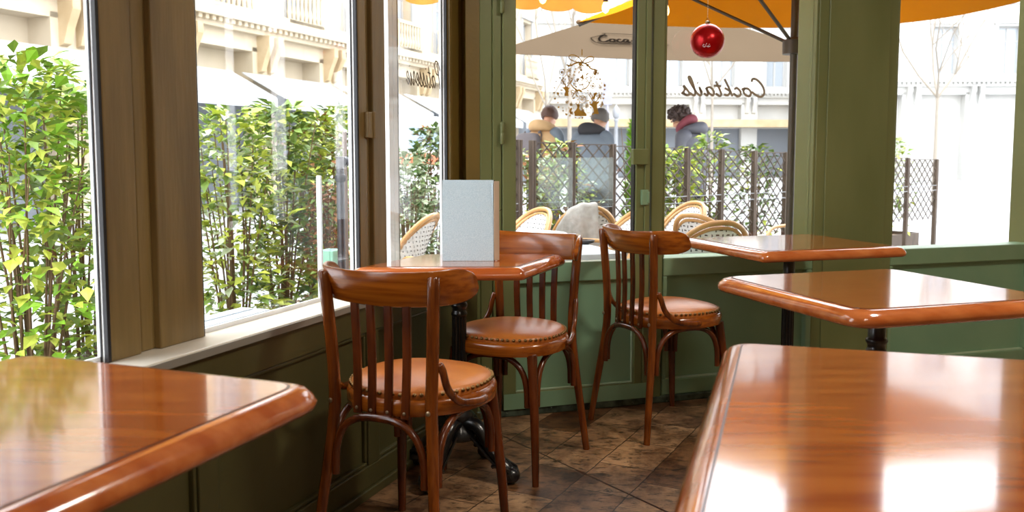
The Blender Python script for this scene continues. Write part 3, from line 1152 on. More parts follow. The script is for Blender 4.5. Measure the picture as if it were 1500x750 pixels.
# bow
gs([(4, -34), (-5, -35.5), (-13, -38.5), (-14, -43), (-7, -44), (1, -40), (4, -34.5)], 1.1)
gs([(4, -34), (9, -39.5), (16, -43), (21, -41.5), (19, -37.5), (11, -34.5), (4, -34)], 1.1)
gs([(3, -35), (-6, -33), (-12, -30), (-18, -31)], 1.6)
gs([(4, -35), (12, -32), (17, -27), (24, -26)], 1.6)
gp([(-1, -32), (1, -35), (4, -34.5), (5, -31), (2, -30)])
gs([(4, -44), (4.2, -52)], 1.1, 0)


def flake(x, y, r, w=.7):
    for k in range(3):
        a = k * PI / 3 + .2
        gs([(x - r * math.cos(a), y - r * math.sin(a)), (x + r * math.cos(a), y + r * math.sin(a))], w, 0)
        for sgn in (-1, 1):
            ex, ey = x + sgn * r * .65 * math.cos(a), y + sgn * r * .65 * math.sin(a)
            gs([(ex - .3 * r * math.sin(a), ey + .3 * r * math.cos(a)), (ex + .3 * r * math.sin(a), ey - .3 * r * math.cos(a))], w * .8, 0)


def ringmark(x, y, r):
    gs([(x + r * math.cos(2 * PI * i / 12), y + r * math.sin(2 * PI * i / 12)) for i in range(13)], .7, 0)
    flake(x, y, r * .7, .55)


def heart(x, y, r, a=0.0):
    pts = [(0, .9), (-.9, 0), (-.75, -.65), (-.3, -.75), (0, -.35), (.3, -.75), (.75, -.65), (.9, 0)]
    gp([(x + r * (p * math.cos(a) - q * math.sin(a)), y + r * (p * math.sin(a) + q * math.cos(a))) for p, q in pts])


def star(x, y, r, a=0.0):
    gp([(x + (r if i % 2 == 0 else r * .42) * math.cos(a + i * PI / 5), y + (r if i % 2 == 0 else r * .42) * math.sin(a + i * PI / 5)) for i in range(10)])


def antlers(x, y, s, flip=1):
    for sg in (-1, 1):
        gs([(x + sg * 1 * s, y), (x + sg * 5 * s, y - 4 * s), (x + sg * 7.5 * s, y - 9 * s), (x + sg * 6.5 * s, y - 14 * s)], 1.2 * s ** .5, 4, True)
        gs([(x + sg * 4.5 * s, y - 3.5 * s), (x + sg * 3.5 * s, y - 8 * s), (x + sg * 4.0 * s, y - 11 * s)], .9, 4, True)
        gs([(x + sg * 7.2 * s, y - 8 * s), (x + sg * 10 * s, y - 11 * s), (x + sg * 10 * s, y - 15 * s)], .9, 4, True)


# stag busts: left, right; large antlers in the middle; lying doe below
gp([(-20, 7), (-19, 4), (-21, 1), (-24, -1), (-21, -1.5), (-19, -3), (-17.5, -2), (-16, -3), (-15, -1), (-12.5, -1.5), (-14.5, .8), (-15.5, 4), (-14.5, 10), (-20.5, 10)])
antlers(-17.5, -3, .82)
gs([(-8, -1), (-12, -7), (-14, -15), (-12, -22)], 1.3, 4, True)
gs([(-12, -8), (-8, -13), (-7, -20)], 1.0, 4, True)
gs([(-13.5, -14), (-17, -18), (-17, -23)], 1.0, 4, True)
gs([(-8, -1), (-3, 1)], 1.4, 0)
gs([(10, -1), (15, -7), (17, -15), (15, -22)], 1.3, 4, True)
gs([(15, -8), (11, -13), (11, -19)], 1.0, 4, True)
gs([(17, -14), (20, -18), (20, -23)], 1.0, 4, True)
gs([(10, -1), (4, 1)], 1.4, 0)
gp([(-5, 4), (-3, 1.5), (0, .5), (3, 1.5), (5.5, 4), (2, 4.5), (0, 2.8), (-2, 4.5)])
gp([(22, 33), (21.5, 27), (19, 23), (16, 21), (16, 19), (19, 19.5), (20, 17), (22, 16), (24, 16), (26, 17), (29.5, 15.5), (28.5, 18.5), (26.5, 20), (26.5, 24), (29, 33)])
antlers(23, 17, .98)
gp([(-6, 34), (-7, 31), (-4, 28), (-2, 25), (-3, 20.5), (0, 20), (1.5, 22), (.5, 26), (3, 29), (8, 30), (11, 33), (11.5, 36), (-6, 36)])
gs([(-3, 21), (-4.5, 18.5)], 1, 0)
gs([(0, 20), (.8, 17.5)], 1, 0)
# stockings / bells / bows
gp([(21, 6), (25, 4), (26.5, 6), (24, 9), (23, 13), (20, 14), (19, 11.5), (21.5, 9.5)])
gp([(22, -24), (25.5, -26), (26, -22), (23.5, -18), (21.5, -19)])
gp([(-13, 27), (-10, 25), (-9.5, 28), (-11.5, 30), (-9, 33), (-12, 33.5), (-14, 30)])
gp([(1, -15), (6, -18), (7, -12)])
gp([(36, -8), (39, -6), (38, -3), (36, -4)])
gp([(-31, 5), (-28, 6), (-29, 10), (-31, 8)])
gs([(-4, 5), (-9, 2), (-11, 4), (-7, 6), (-3, 2), (-2, 5), (-5, 6.5)], 1.0)
gs([(-6, 6), (-10, 11)], 1.0, 0)
gs([(-5, 6), (-1, 11)], 1.0, 0)
for a in ((2, -28, 3), (-14, -24, 3.2), (31, -2.5, 3.2), (-10, 32, 2.6), (30, 9, 3), (6, 29, 2.6), (-17, 18, 2.6), (-2, -12, 2.4), (3, -25, 2), (-11, 21, 2.6), (34, 20, 2.4), (12, -31, 2)):
    flake(*a)
for a in ((5, 14, 5), (-24, -21, 4), (24.5, -22, 3.6), (-22, -9, 3.6), (20, -4, 3.2), (12, 22, 2.4)):
    ringmark(*a)
egg = lambda t: (2 + 36 * math.sin(t) * (1 - .10 * math.cos(t)), -1 - 38 * math.cos(t) + 3)
rs_ = random.Random(4)
for i in range(34):
    t = 2 * PI * i / 34 + rs_.uniform(-.05, .05)
    x, y = egg(t)
    x += rs_.uniform(-2.2, 1.0)
    [heart, star][i % 2](x * .97, y * .97, rs_.uniform(1.2, 1.9), rs_.uniform(-.7, .7))
for i in range(135):
    t = rs_.uniform(0, 2 * PI)
    k = rs_.uniform(.15, .9)
    x, y = egg(t)
    x, y = 2 + (x - 2) * k, 2 + (y - 2) * k
    c = rs_.randrange(3)
    if c == 0:
        heart(x, y, rs_.uniform(.9, 1.4), rs_.uniform(-.6, .6))
    elif c == 1:
        star(x, y, rs_.uniform(.9, 1.5), rs_.uniform(0, 1))
    else:
        gp([(x + .7 * math.cos(2 * PI * q / 6), y + .7 * math.sin(2 * PI * q / 6)) for q in range(6)])
o = m.build('window_sticker', 'gold', M=MR)
tag(o, 'gold egg shaped sticker of stags, snowflakes and a bow on the door glass', 'sticker')


# ================================================================== OUTSIDE
g = MB().prism([(-9, 3.2), (-3.0, -8), (-60, -8), (-60, 90), (60, 90), (60, 4.4), (9, 4.4)], TZ - .2, TZ - .06)
o = g.build('street', 'road')
o['kind'] = 'structure'
# terrace paving wraps round the corner, outside the walls
tp = [tuple((ML @ Vector(p)).xy) for p in ((-6.0, .14, 0), (-6.0, 2.7, 0), (1.6, 2.7, 0))] + [tuple((MR @ Vector(p)).xy) for p in ((.6, 5.6, 0), (8, 9.5, 0), (8, .12, 0), (-.05, .12, 0))]
o = MB().prism(list(reversed(tp)), TZ - .1, TZ).build('terrace_ground', 'pave')
o['kind'] = 'structure'


# ---- cane terrace chairs
def make_cane_chair(label):
    t = empty('cane_chair', label, 'chair', group='woven cane terrace chairs')
    lean = lambda z: -.20 - .16 * max(0, (z - .45)) / .42
    W = .235
    def arch(k, w=W, zb=.45, zt=.86):
        out = []
        for i in range(k + 1):
            a = PI * i / k
            x = -w * math.copysign(abs(math.cos(a)) ** .85, math.cos(a))
            z = zb + (zt - zb) * math.sin(a) ** .75
            out.append(Vector((x, lean(z) + .09 * (abs(x) / w) ** 2, z)))
        return out
    MB().tube(arch(28), .0145, 10).build('back_frame', 'cane', t, smooth=True)
    MB().tube(arch(28, W - .028, .47, .832), .010, 8).build('inner_frame', 'cane', t, smooth=True)
    # woven back: strips in relief
    m = MB()
    A = arch(24, W - .03, .47, .83)
    for row in range(14):
        z0 = .47 + row * .026
        zz = z0 + .011
        if zz > .826:
            break
        half = 0
        for p, q in zip(A, A[1:]):
            if min(p.z, q.z) <= zz <= max(p.z, q.z):
                half = max(half, abs(p.x + (q.x - p.x) * (zz - p.z) / (q.z - p.z + 1e-9)))
        if half < .02:
            continue
        nn = max(2, int(2 * half / .026))
        for c in range(nn):
            x0 = -half + 2 * half * c / nn
            x1 = -half + 2 * half * (c + 1) / nn
            m.cur = 0
            yy = lambda x, z: lean(z) + .09 * (abs(x) / W) ** 2
            vs = [(x0, yy(x0, z0), z0), (x1, yy(x1, z0), z0), (x1, yy(x1, z0 + .026), z0 + .026), (x0, yy(x0, z0 + .026), z0 + .026)]
            vs = vs + [(a, b + .007, c_) for a, b, c_ in vs]
            m.add(vs, [(3, 2, 1, 0), (4, 5, 6, 7), (0, 1, 5, 4), (1, 2, 6, 5), (2, 3, 7, 6), (3, 0, 4, 7)])
            m.cur = 1
            xm, zm = (x0 + x1) / 2, z0 + .013
            s = .0075
            for off in (-.0012, .0082):
                if True:
                    yb = yy(xm, zm) + off
                    wx, wz = (1.25, .5) if (row + c) % 2 else (.42, 1.35)
                    m.add([(xm - s * wx, yb, zm - s * wz), (xm + s * wx, yb, zm - s * wz), (xm + s * wx, yb, zm + s * wz), (xm - s * wx, yb, zm + s * wz)], [(0, 1, 2, 3)])
    m.build('woven_back', ['white', 'gunmetal'], t)
    m = MB()
    pts = [(.225 * math.copysign(abs(math.cos(a)) ** .7, math.cos(a)), .215 * math.copysign(abs(math.sin(a)) ** .7, math.sin(a))) for a in [2 * PI * i / 36 for i in range(36)]]
    m.prism([(x * .95, y * .95) for x, y in pts], .44, .455)
    m.build('woven_seat', 'weave', t)
    MB().tube([(x, y, .445) for x, y in pts], .0135, 8, closed=True).build('seat_frame', 'cane', t, smooth=True)
    for sx in (-1, 1):
        MB().tube(catmull([(sx * .20, .19, 0), (sx * .195, .185, .25), (sx * .20, .18, .45)], 4), .014, 8).build('leg', 'cane', t, smooth=True)
        MB().tube(catmull([(sx * .215, -.27, 0), (sx * .20, -.19, .25), (sx * .215, -.125, .46)], 4), .014, 8).build('leg', 'cane', t, smooth=True)
        MB().tube(catmull([(sx * .225, -.19, .66), (sx * .265, -.05, .665), (sx * .27, .10, .65), (sx * .25, .185, .58), (sx * .215, .19, .45)], 6), .0125, 8).build('armrest', 'cane', t, smooth=True)
    return t


def chair_at(px, py, zt, ax, ay, label, first=None):
    p = at_z(px, py, zt)
    p.z = TZ
    f = face(ax, ay)
    if first is None:
        c = make_cane_chair(label)
        c.location = p
        c.rotation_euler = (0, 0, f)
        return c, p
    return dup(first, p, f, label), p


def at_dist(px, y, z=TZ):
    p = at_y(px, 226, y)
    return Vector((p.x, p.y, z))


def by_back(px, Y, fx, fy):
    """chair origin and turn so that the top of its back stands at the given sight line"""
    f = Vector((fx, fy, 0)).normalized()
    b = at_dist(px, Y)
    return b + f * .32, face(fx, fy)


cane = make_cane_chair('woven cane chair with a wide white back, first beyond the round white terrace table')
p, f = by_back(790, 5.5, -.84, -.54)
cane.location = p
cane.rotation_euler = (0, 0, f)
BL, BLF = by_back(862, 5.75, -.08, .99)
dup(cane, BL, BLF, 'woven cane terrace chair with a grey blanket over its back')
dup(cane, *by_back(715, 4.40, -.5, .86), 'woven cane chair at the left edge of the door pane, only its rim seen')
DL, DLF = by_back(934, 5.35, -.95, -.30)
dup(cane, DL, DLF, 'woven cane terrace chair half hidden behind the green lock stile')
dup(cane, *by_back(1016, 6.25, -.86, -.51), 'woven cane chair, highest white back in the right window pane, nearest the trellis')
dup(cane, *by_back(1020, 4.98, .74, .67), 'woven cane chair in the right pane, its rim before a taller white back')
dup(cane, *by_back(1056, 4.45, -.2, .98), 'woven cane chair closest outside the right window, weave showing under the pale table')
dup(cane, *by_back(1230, 6.6, -.8, -.6), 'woven cane terrace chair far right beyond the wide olive pillar')
dup(cane, *by_back(628, 5.0, -.96, .28), 'woven cane chair just outside the narrow side window behind the menu')

# blanket folded over a chair back
bl = []
nx, ns = 26, 34
for i in range(nx + 1):
    x = -.40 + .44 * i / nx
    ax_ = min(1.0, abs(x) / .245)
    ztop = .45 + .425 * max(.12, (1 - ax_ ** 2.6)) ** .5 + .014
    ztop -= .55 * max(0, abs(x) - .235)
    row = []
    for j in range(ns + 1):
        s = j / ns
        back_len, front_len = .40 + .03 * math.sin(i * .9), .26
        yb = -.20 - .16 * (ztop - .45) / .42 + .09 * ax_ ** 2
        if s < .5:
            q = (1 - s / .5)
            z = ztop - q ** 1.35 * back_len
            y = yb - .028 - .07 * q - .014 * math.sin(i * .75 + q * 2) * q
        else:
            q = (s - .5) / .5
            z = ztop - q ** 1.35 * front_len
            y = yb + .028 + .05 * q + .010 * math.sin(i * .8) * q
        row.append(Vector((x + .02 * (1 - s), y, z + .004 * math.sin(i * 1.3))))
    bl.append(row)
m = MB()
m.rings([list(r) for r in bl], cap=False, closed=False)
o = m.build('blanket', 'blanket', smooth=True, solid=.012, sub=1)
o.location = BL
o.rotation_euler = (0, 0, BLF)
tag(o, 'grey wool blanket draped over a cane terrace chair seen through the door', 'blanket')
o = o.copy()
COL.objects.link(o)
o.location = DL
o.rotation_euler = (0, 0, DLF)
o.scale = (.62, 1, 1)
tag(o, 'pale grey blanket hanging on a cane chair behind the lock stile', 'blanket')


# ---- terrace tables
def round_table(px, py, zt, r, label):
    p = at_z(px, py, zt)
    t = empty('terrace_table', label, 'table', (p.x, p.y, TZ), group='terrace tables')
    h_ = zt - TZ
    MB().lathe([(r - .012, h_ - .028), (r, h_ - .022), (r, h_ - .006), (r - .006, h_), (.01, h_)], 48).build('tabletop', 'ttop', t, smooth=True)
    MB().lathe([(.022, .03), (.022, h_ - .03)], 14).build('column', 'gunmetal', t, smooth=True)
    MB().lathe([(.20, 0), (.20, .012), (.05, .03), (.022, .05)], 32).build('base', 'gunmetal', t, smooth=True)
    return t


round_table(782, 341, .66, .19, 'round white terrace table seen through the lower left of the door pane')
tb = empty('plank_table', 'pale blue slatted terrace table standing close against the green door outside', 'table', M=MR @ Matrix.Translation((0, 0, TZ)))
H_ = .655 - TZ
for k in range(4):
    MB().box(.43, .735, .155 + k * .170, .155 + k * .170 + .164, H_ - .028, H_).build('plank', 'plank', tb, bevel=.003)
MB().box(.45, .71, .17, .82, H_ - .055, H_ - .029).build('under_frame', 'gunmetal', tb)
for x in (.47, .69):
    for y in (.20, .79):
        MB().box(x - .018, x + .018, y - .018, y + .018, 0, H_ - .054).build('leg', 'gunmetal', tb, bevel=.003)
p = at_z(857, 355.5, .66)
m = MB().lathe([(.030, 0), (.046, .006), (.050, .018), (.046, .018), (.040, .010), (.01, .008)], 22)
o = m.build('ashtray', 'gunmetal', M=Matrix.Translation((p.x, p.y, .656)), smooth=True)
tag(o, 'small dark ashtray on the pale blue plank table outside the door', 'ashtray')

# ---- trellis fence
FA, FB = Vector((.15, 6.5, 0)), Vector((1.794, 7.8, 0))
fd = (FB - FA).normalized()
fence = empty('trellis_fence', 'low dark trellis fence with diamond lattice running along the terrace edge', 'fence', (0, 0, 0))
mtx = Matrix.Rotation(math.atan2(fd.y, fd.x), 4, 'Z')


def fence_x(px):
    a = (px - 750) / FPX
    # on the line FA + fd*k with x = a*y
    k = (a * FA.y - FA.x) / (fd.x - a * fd.y)
    return k


def fence_top(k):
    return 1.19 - .026 * k


posts_px = [700, 760, 780, 838, 897, 951, 1006, 1056, 1104, 1150, 1195, 1240, 1284, 1328, 1370]
ks = [fence_x(q) for q in posts_px]
FM = Matrix.Translation(FA) @ mtx
for k, q in zip(ks, posts_px):
    w = .020
    z1 = fence_top(k) + .012
    MB().box(k - w, k - w * .12, -.022, .022, TZ, z1, FM).box(k + w * .12, k + w, -.022, .022, TZ, z1, FM).box(k - w * .2, k + w * .2, -.016, .016, TZ, z1 - .01, FM).build('post', 'postwood', fence, bevel=.003)
for a, b in zip(ks, ks[1:]):
    if b - a < .14:
        continue
    x0, x1 = a + .022, b - .022
    zt_, zb_ = fence_top((a + b) / 2), .36
    m = MB()
    w = x1 - x0
    n = max(2, round(w / .122))
    step = w / n
    vstep = .112
    tot = int((zt_ - zb_) / vstep) + n + 2
    for sgn in (1, -1):
        for j in range(-n, tot):
            # slat through (x0, zs) with slope sgn*vstep/step clipped to the bay
            zs = zb_ + j * vstep
            pts = []
            for u in (0.0, 1.0):
                x = x0 + u * w
                z = zs + (u * n * vstep if sgn > 0 else (1 - u) * n * vstep)
                pts.append((x, z))
            (xa, za), (xb, zb2) = pts
            lo, hi = 0.0, 1.0
            dz = zb2 - za
            t0, t1 = (zb_ - za) / dz, (zt_ - za) / dz
            lo, hi = max(lo, min(t0, t1)), min(hi, max(t0, t1))
            if hi - lo < .02:
                continue
            A = Vector((xa + (xb - xa) * lo, .004 * sgn, za + dz * lo))
            B = Vector((xa + (xb - xa) * hi, .004 * sgn, za + dz * hi))
            d = (B - A).normalized()
            nr = Vector((-d.z, 0, d.x)) * .0042
            y_ = Vector((0, .004, 0))
            vs = [A - nr - y_, B - nr - y_, B + nr - y_, A + nr - y_, A - nr + y_, B - nr + y_, B + nr + y_, A + nr + y_]
            m.add(vs, [(0, 3, 2, 1), (4, 5, 6, 7), (0, 1, 5, 4), (1, 2, 6, 5), (2, 3, 7, 6), (3, 0, 4, 7)], FM)
    m.box(x0, x1, -.008, .008, zt_ - .004, zt_ + .004, FM)
    m.build('lattice_panel', 'lattice', fence)
    MB().tube([FM @ Vector((x0, -.02, .69)), FM @ Vector((x1, -.02, .69))], .003, 5).tube([FM @ Vector((x0, -.02, .745)), FM @ Vector((x1, -.02, .745))], .003, 5).build('wire', 'rail', fence)
    if posts_px[ks.index(a)] in (780, 838):
        MB().box(x0 + .003, x1 - .003, -.034, -.030, .70, 1.075, FM).build('clear_screen', 'screen', fence)


# ---- plants
def leaf(m, c, L, W, d, up, mi):
    d = d.normalized()
    s = d.cross(up)
    s = s.normalized() if s.length > 1e-5 else d.orthogonal().normalized()
    n = s.cross(d)
    a = c
    b = c + d * L * .5 + s * W + n * W * .3
    e = c + d * L - n * L * .12
    f = c + d * L * .5 - s * W + n * W * .3
    g_ = c + d * L * .5
    m.cur = mi
    m.add([a, b, e, f, g_], [(0, 4, 1), (4, 2, 1), (0, 3, 4), (4, 3, 2)])


def shrub(name, label, cat, loc, h, r, n, mats, leafL=.07, seed=0, stems=7, group=None, lean=(0, 0), zb=0.12, conif=False):
    q = random.Random(seed)
    t = empty(name, label, cat, loc, 0, group)
    m = MB()
    for i in range(stems):
        a = q.uniform(0, 2 * PI)
        rr = r * q.uniform(.1, .75)
        hh = h * q.uniform(.65, .98)
        m.tube(catmull([(0.04 * math.cos(a), .04 * math.sin(a), 0), (rr * .5 * math.cos(a), rr * .5 * math.sin(a), hh * .45), (rr * math.cos(a + .3), rr * math.sin(a + .3), hh)], 3), [.009 - .0065 * k / 6 for k in range(7)], 5)
    m.build('stems', 'stem', t)
    m = MB()
    for i in range(n):
        z = zb * h + (1 - zb) * h * q.random() ** .8
        u = (z / h)
        env = (1.0 - u) ** .8 * 1.05 if conif else (math.sin(PI * min(1, max(.02, .12 + .80 * u))) ** .6)
        a = q.uniform(0, 2 * PI)
        clump = .75 + .45 * noise.noise(Vector((math.cos(a) * 1.7, math.sin(a) * 1.7, z * 4 + seed)))
        rr = r * env * clump * math.sqrt(q.uniform(.15, 1))
        c = Vector((rr * math.cos(a) + lean[0] * u, rr * math.sin(a) + lean[1] * u, z))
        d = Vector((math.cos(a + q.uniform(-1, 1)), math.sin(a + q.uniform(-1, 1)), q.uniform(.6, 1.8) if conif else q.uniform(-.5, .8)))
        L = leafL * q.uniform(.6, 1.25)
        leaf(m, c, L, L * (.13 if conif else q.uniform(.2, .32)), d, Vector((q.uniform(-.4, .4), q.uniform(-.4, .4), 1)), q.choices(range(len(mats)), [3, 2, 1.5, 1][:len(mats)])[0])
    m.build('foliage', mats, t)
    return t


def planter(name, label, loc, rz, L, D, Hh, mat, cat='planter'):
    t = empty(name, label, cat, loc, rz)
    m = MB()
    th = .02
    m.box(-L / 2, L / 2, -D / 2, -D / 2 + th, 0, Hh).box(-L / 2, L / 2, D / 2 - th, D / 2, 0, Hh)
    m.box(-L / 2, -L / 2 + th, -D / 2 + th, D / 2 - th, 0, Hh).box(L / 2 - th, L / 2, -D / 2 + th, D / 2 - th, 0, Hh).box(-L / 2, L / 2, -D / 2, D / 2, 0, .03)
    m.build('box', mat, t, bevel=.006)
    MB().box(-L / 2 + th, L / 2 - th, -D / 2 + th, D / 2 - th, Hh - .06, Hh - .04).build('soil', 'stem', t)
    return t


fn = Vector((-fd.y, fd.x, 0))
frz = math.atan2(fd.y, fd.x)
for i, (px, h, r, n, mats, L, nm, lb) in enumerate((
        (768, .95, .20, 260, ['leafB', 'leafA', 'leafD'], .08, 'leafy_shrub', 'thin green shrub at the left end behind the trellis fence'),
        (810, 1.04, .26, 760, ['leafD', 'leafA', 'leafB', 'leafE'], .08, 'leafy_shrub', 'pale yellow green shrub behind the trellis below the person in the cream hood'),
        (868, 1.10, .27, 760, ['leafA', 'leafD', 'leafB', 'leafE'], .09, 'leafy_shrub', 'yellow leaved shrub behind the trellis below the person in the dark hood'),
        (917, .62, .20, 200, ['leafE', 'leafE', 'leafD'], .06, 'dry_shrub', 'low russet dry shrub behind the trellis beside the lock stile'),
        (978, 1.28, .16, 1500, ['leafF', 'leafB'], .07, 'small_conifer', 'bright green young conifer behind the trellis right of the door post'),
        (1000, 1.08, .26, 700, ['leafA', 'leafB', 'leafD', 'leafC'], .09, 'leafy_shrub', 'yellow green climbing shrub on the trellis below the curly haired person'),
        (1036, 1.06, .26, 700, ['leafA', 'leafA', 'leafB'], .09, 'leafy_shrub', 'yellow shrub behind the trellis under the charcoal puffer jacket'),
        (1085, 1.2, .28, 420, ['leafB', 'leafA', 'leafD'], .09, 'leafy_shrub', 'green shrub behind the trellis just right of the red bauble'),
        (1150, 1.1, .28, 420, ['leafC', 'leafB', 'leafA'], .09, 'leafy_shrub', 'dark green shrub behind the trellis left of the wide olive pillar'),
        (1345, 1.2, .32, 420, ['leafB', 'leafA', 'leafD'], .09, 'leafy_shrub', 'green shrub behind the trellis right of the wide olive pillar'))):
    k = fence_x(px)
    p = FA + fd * k + fn * (.36 if px != 978 else .40)
    shrub(nm, lb, 'shrub', (p.x, p.y, TZ + .18), h, r, n, mats, L, 20 + i, conif=(nm == 'small_conifer'), zb=.02 if nm == 'small_conifer' else .12)
kk0, kk1 = fence_x(756), fence_x(1375)
pc = FA + fd * (kk0 + kk1) / 2 + fn * .38
planter('planter_trough', 'long dark planter trough behind the trellis fence', (pc.x, pc.y, TZ), frz, kk1 - kk0, .34, .28, 'postwood')

# left hedge, seen through the side windows
for i, (px, d, h, r, n, mats, lb) in enumerate((
        (462, 1.95, 1.45, .30, 900, ['leafA', 'leafD', 'leafB', 'leafE'], 'yellow green hedge bush beyond the white pipe in the near side window'),
        (495, 2.0, 1.52, .28, 900, ['leafB', 'leafA', 'leafD', 'leafC'], 'tall green hedge bush behind the dark heater post'),
        (410, 1.9, 1.5, .34, 900, ['leafB', 'leafA', 'leafC'], 'dense green hedge bush left of the white pipe'),
        (340, 1.9, 1.45, .36, 800, ['leafA', 'leafB', 'leafD'], 'yellow green hedge bush next to the second timber post'),
        (110, 1.8, 1.5, .42, 900, ['leafB', 'leafA', 'leafF'], 'broad green hedge bush in the leftmost side window'),
        (30, 1.75, 1.6, .42, 900, ['leafA', 'leafF', 'leafB'], 'bright green hedge bush at the far left edge of the leftmost side window'),
        (600, 2.1, 1.25, .25, 600, ['leafD', 'leafC', 'leafD'], 'silvery hedge bush on the left of the narrow side window'),
        (634, 2.2, 1.45, .30, 800, ['leafC', 'leafD', 'leafB', 'leafE'], 'darker hedge bush above the cane chair in the narrow side window'))):
    x, _ = on_wall(px, 226, ML, d)
    p = ML @ Vector((x, d, 0))
    shrub('hedge_bush', lb, 'bush', (p.x, p.y, TZ), h, r, int(n * 1.7), mats, .085, 60 + i, stems=16, zb=.05, group='terrace hedge')
# russet dry growth low behind the posts
x, _ = on_wall(480, 226, ML, 1.55)
p = ML @ Vector((x, 1.55, 0))
shrub('dry_shrub', 'russet dry brushwood between the white pipe and the dark heater post', 'shrub', (p.x, p.y, TZ + .35), .66, .22, 900, ['leafE', 'leafE', 'leafB'], .05, 91, stems=14)
x, _ = on_wall(482, 226, ML, 1.25)
p = ML @ Vector((x, 1.25, 0))
_, zt_ = on_wall(481, 366, ML, 1.25)
planter('planter_box', 'pale turquoise planter box at the foot of the dark heater post', (p.x, p.y, TZ), math.atan2(U2[1], U2[0]), .10, .09, zt_ - TZ, 'teal')


def post_at(px, ytop, ybot, d, r, name, mat, label, cat, knob=False):
    x, z1 = on_wall(px, ytop, ML, d)
    p = ML @ Vector((x, d, 0))
    t = empty(name, label, cat, (p.x, p.y, TZ))
    MB().lathe([(r, .02), (r, z1 - TZ - .004), (r * .8, z1 - TZ)], 16).build('pole', mat, t, smooth=True)
    MB().lathe([(r * 3.2, 0), (r * 3.2, .012), (r * 1.6, .02)], 24).build('base_plate', mat, t, smooth=True)
    if knob:
        z = z1 - TZ
        MB().lathe([(r * 1.25, z - .13), (r * 1.4, z - .12), (r * 1.4, z - .10), (r, z - .09)], 16).build('collar', mat, t, smooth=True)
        M = Matrix.Translation((0, 0, z - .028)) @ Matrix.Rotation(math.atan2(U2[1], U2[0]), 4, 'Z') @ Matrix.Rotation(PI / 2, 4, 'Y')
        MB().lathe([(.010, 0), (.010, r), (.026, r + .005), (.028, r + .03), (.02, r + .036)], 16, M).build('clamp_knob', mat, t, smooth=True)
    return t


post_at(498, 229, 372, 1.05, .021, 'parasol_stand', 'gunmetal', 'dark metal stand pole with a clamp knob outside the near side window', 'pole', True)
post_at(504.5, 193, 395, 1.15, .013, 'thin_post', 'brownpipe', 'thin brown grey post just right of the dark stand pole', 'post')
post_at(467, 257, 395, .55, .011, 'white_pipe', 'whitepipe', 'white upright pipe outside the near side window left of the dark stand', 'pipe')
# slatted pale bench
x, z = on_wall(452, 432, ML, .48)
sb = empty('slatted_bench', 'pale blue slatted bench low outside the near side window', 'bench', M=ML @ Matrix.Translation((x - .25, .48, TZ)))
zb_ = .52 - TZ
for k in range(5):
    MB().box(-.45, .18, -.10 + k * .075, -.10 + k * .075 + .055, zb_ - .022, zb_).build('slat', 'plank', sb, bevel=.003)
for xx in (-.40, .12):
    for yy in (-.08, .22):
        MB().box(xx - .018, xx + .018, yy - .018, yy + .018, 0, zb_ - .023).build('leg', 'gunmetal', sb)


# ---- people
def skin_mesh(name, joints, links, mat, parent, root=0, sub=1):
    me = bpy.data.meshes.new(name)
    me.from_pydata([j[0] for j in joints], links, [])
    me.materials.append(MAT[mat])
    o = bpy.data.objects.new(name, me)
    COL.objects.link(o)
    o.parent = parent
    s = o.modifiers.new('skin', 'SKIN')
    s.use_smooth_shade = True
    lay = me.skin_vertices[0].data
    for i, j in enumerate(joints):
        r = j[1]
        lay[i].radius = r if isinstance(r, tuple) else (r, r)
        lay[i].use_root = (i == root)
    ss = o.modifiers.new('sub', 'SUBSURF')
    ss.levels = sub
    ss.render_levels = sub
    return o


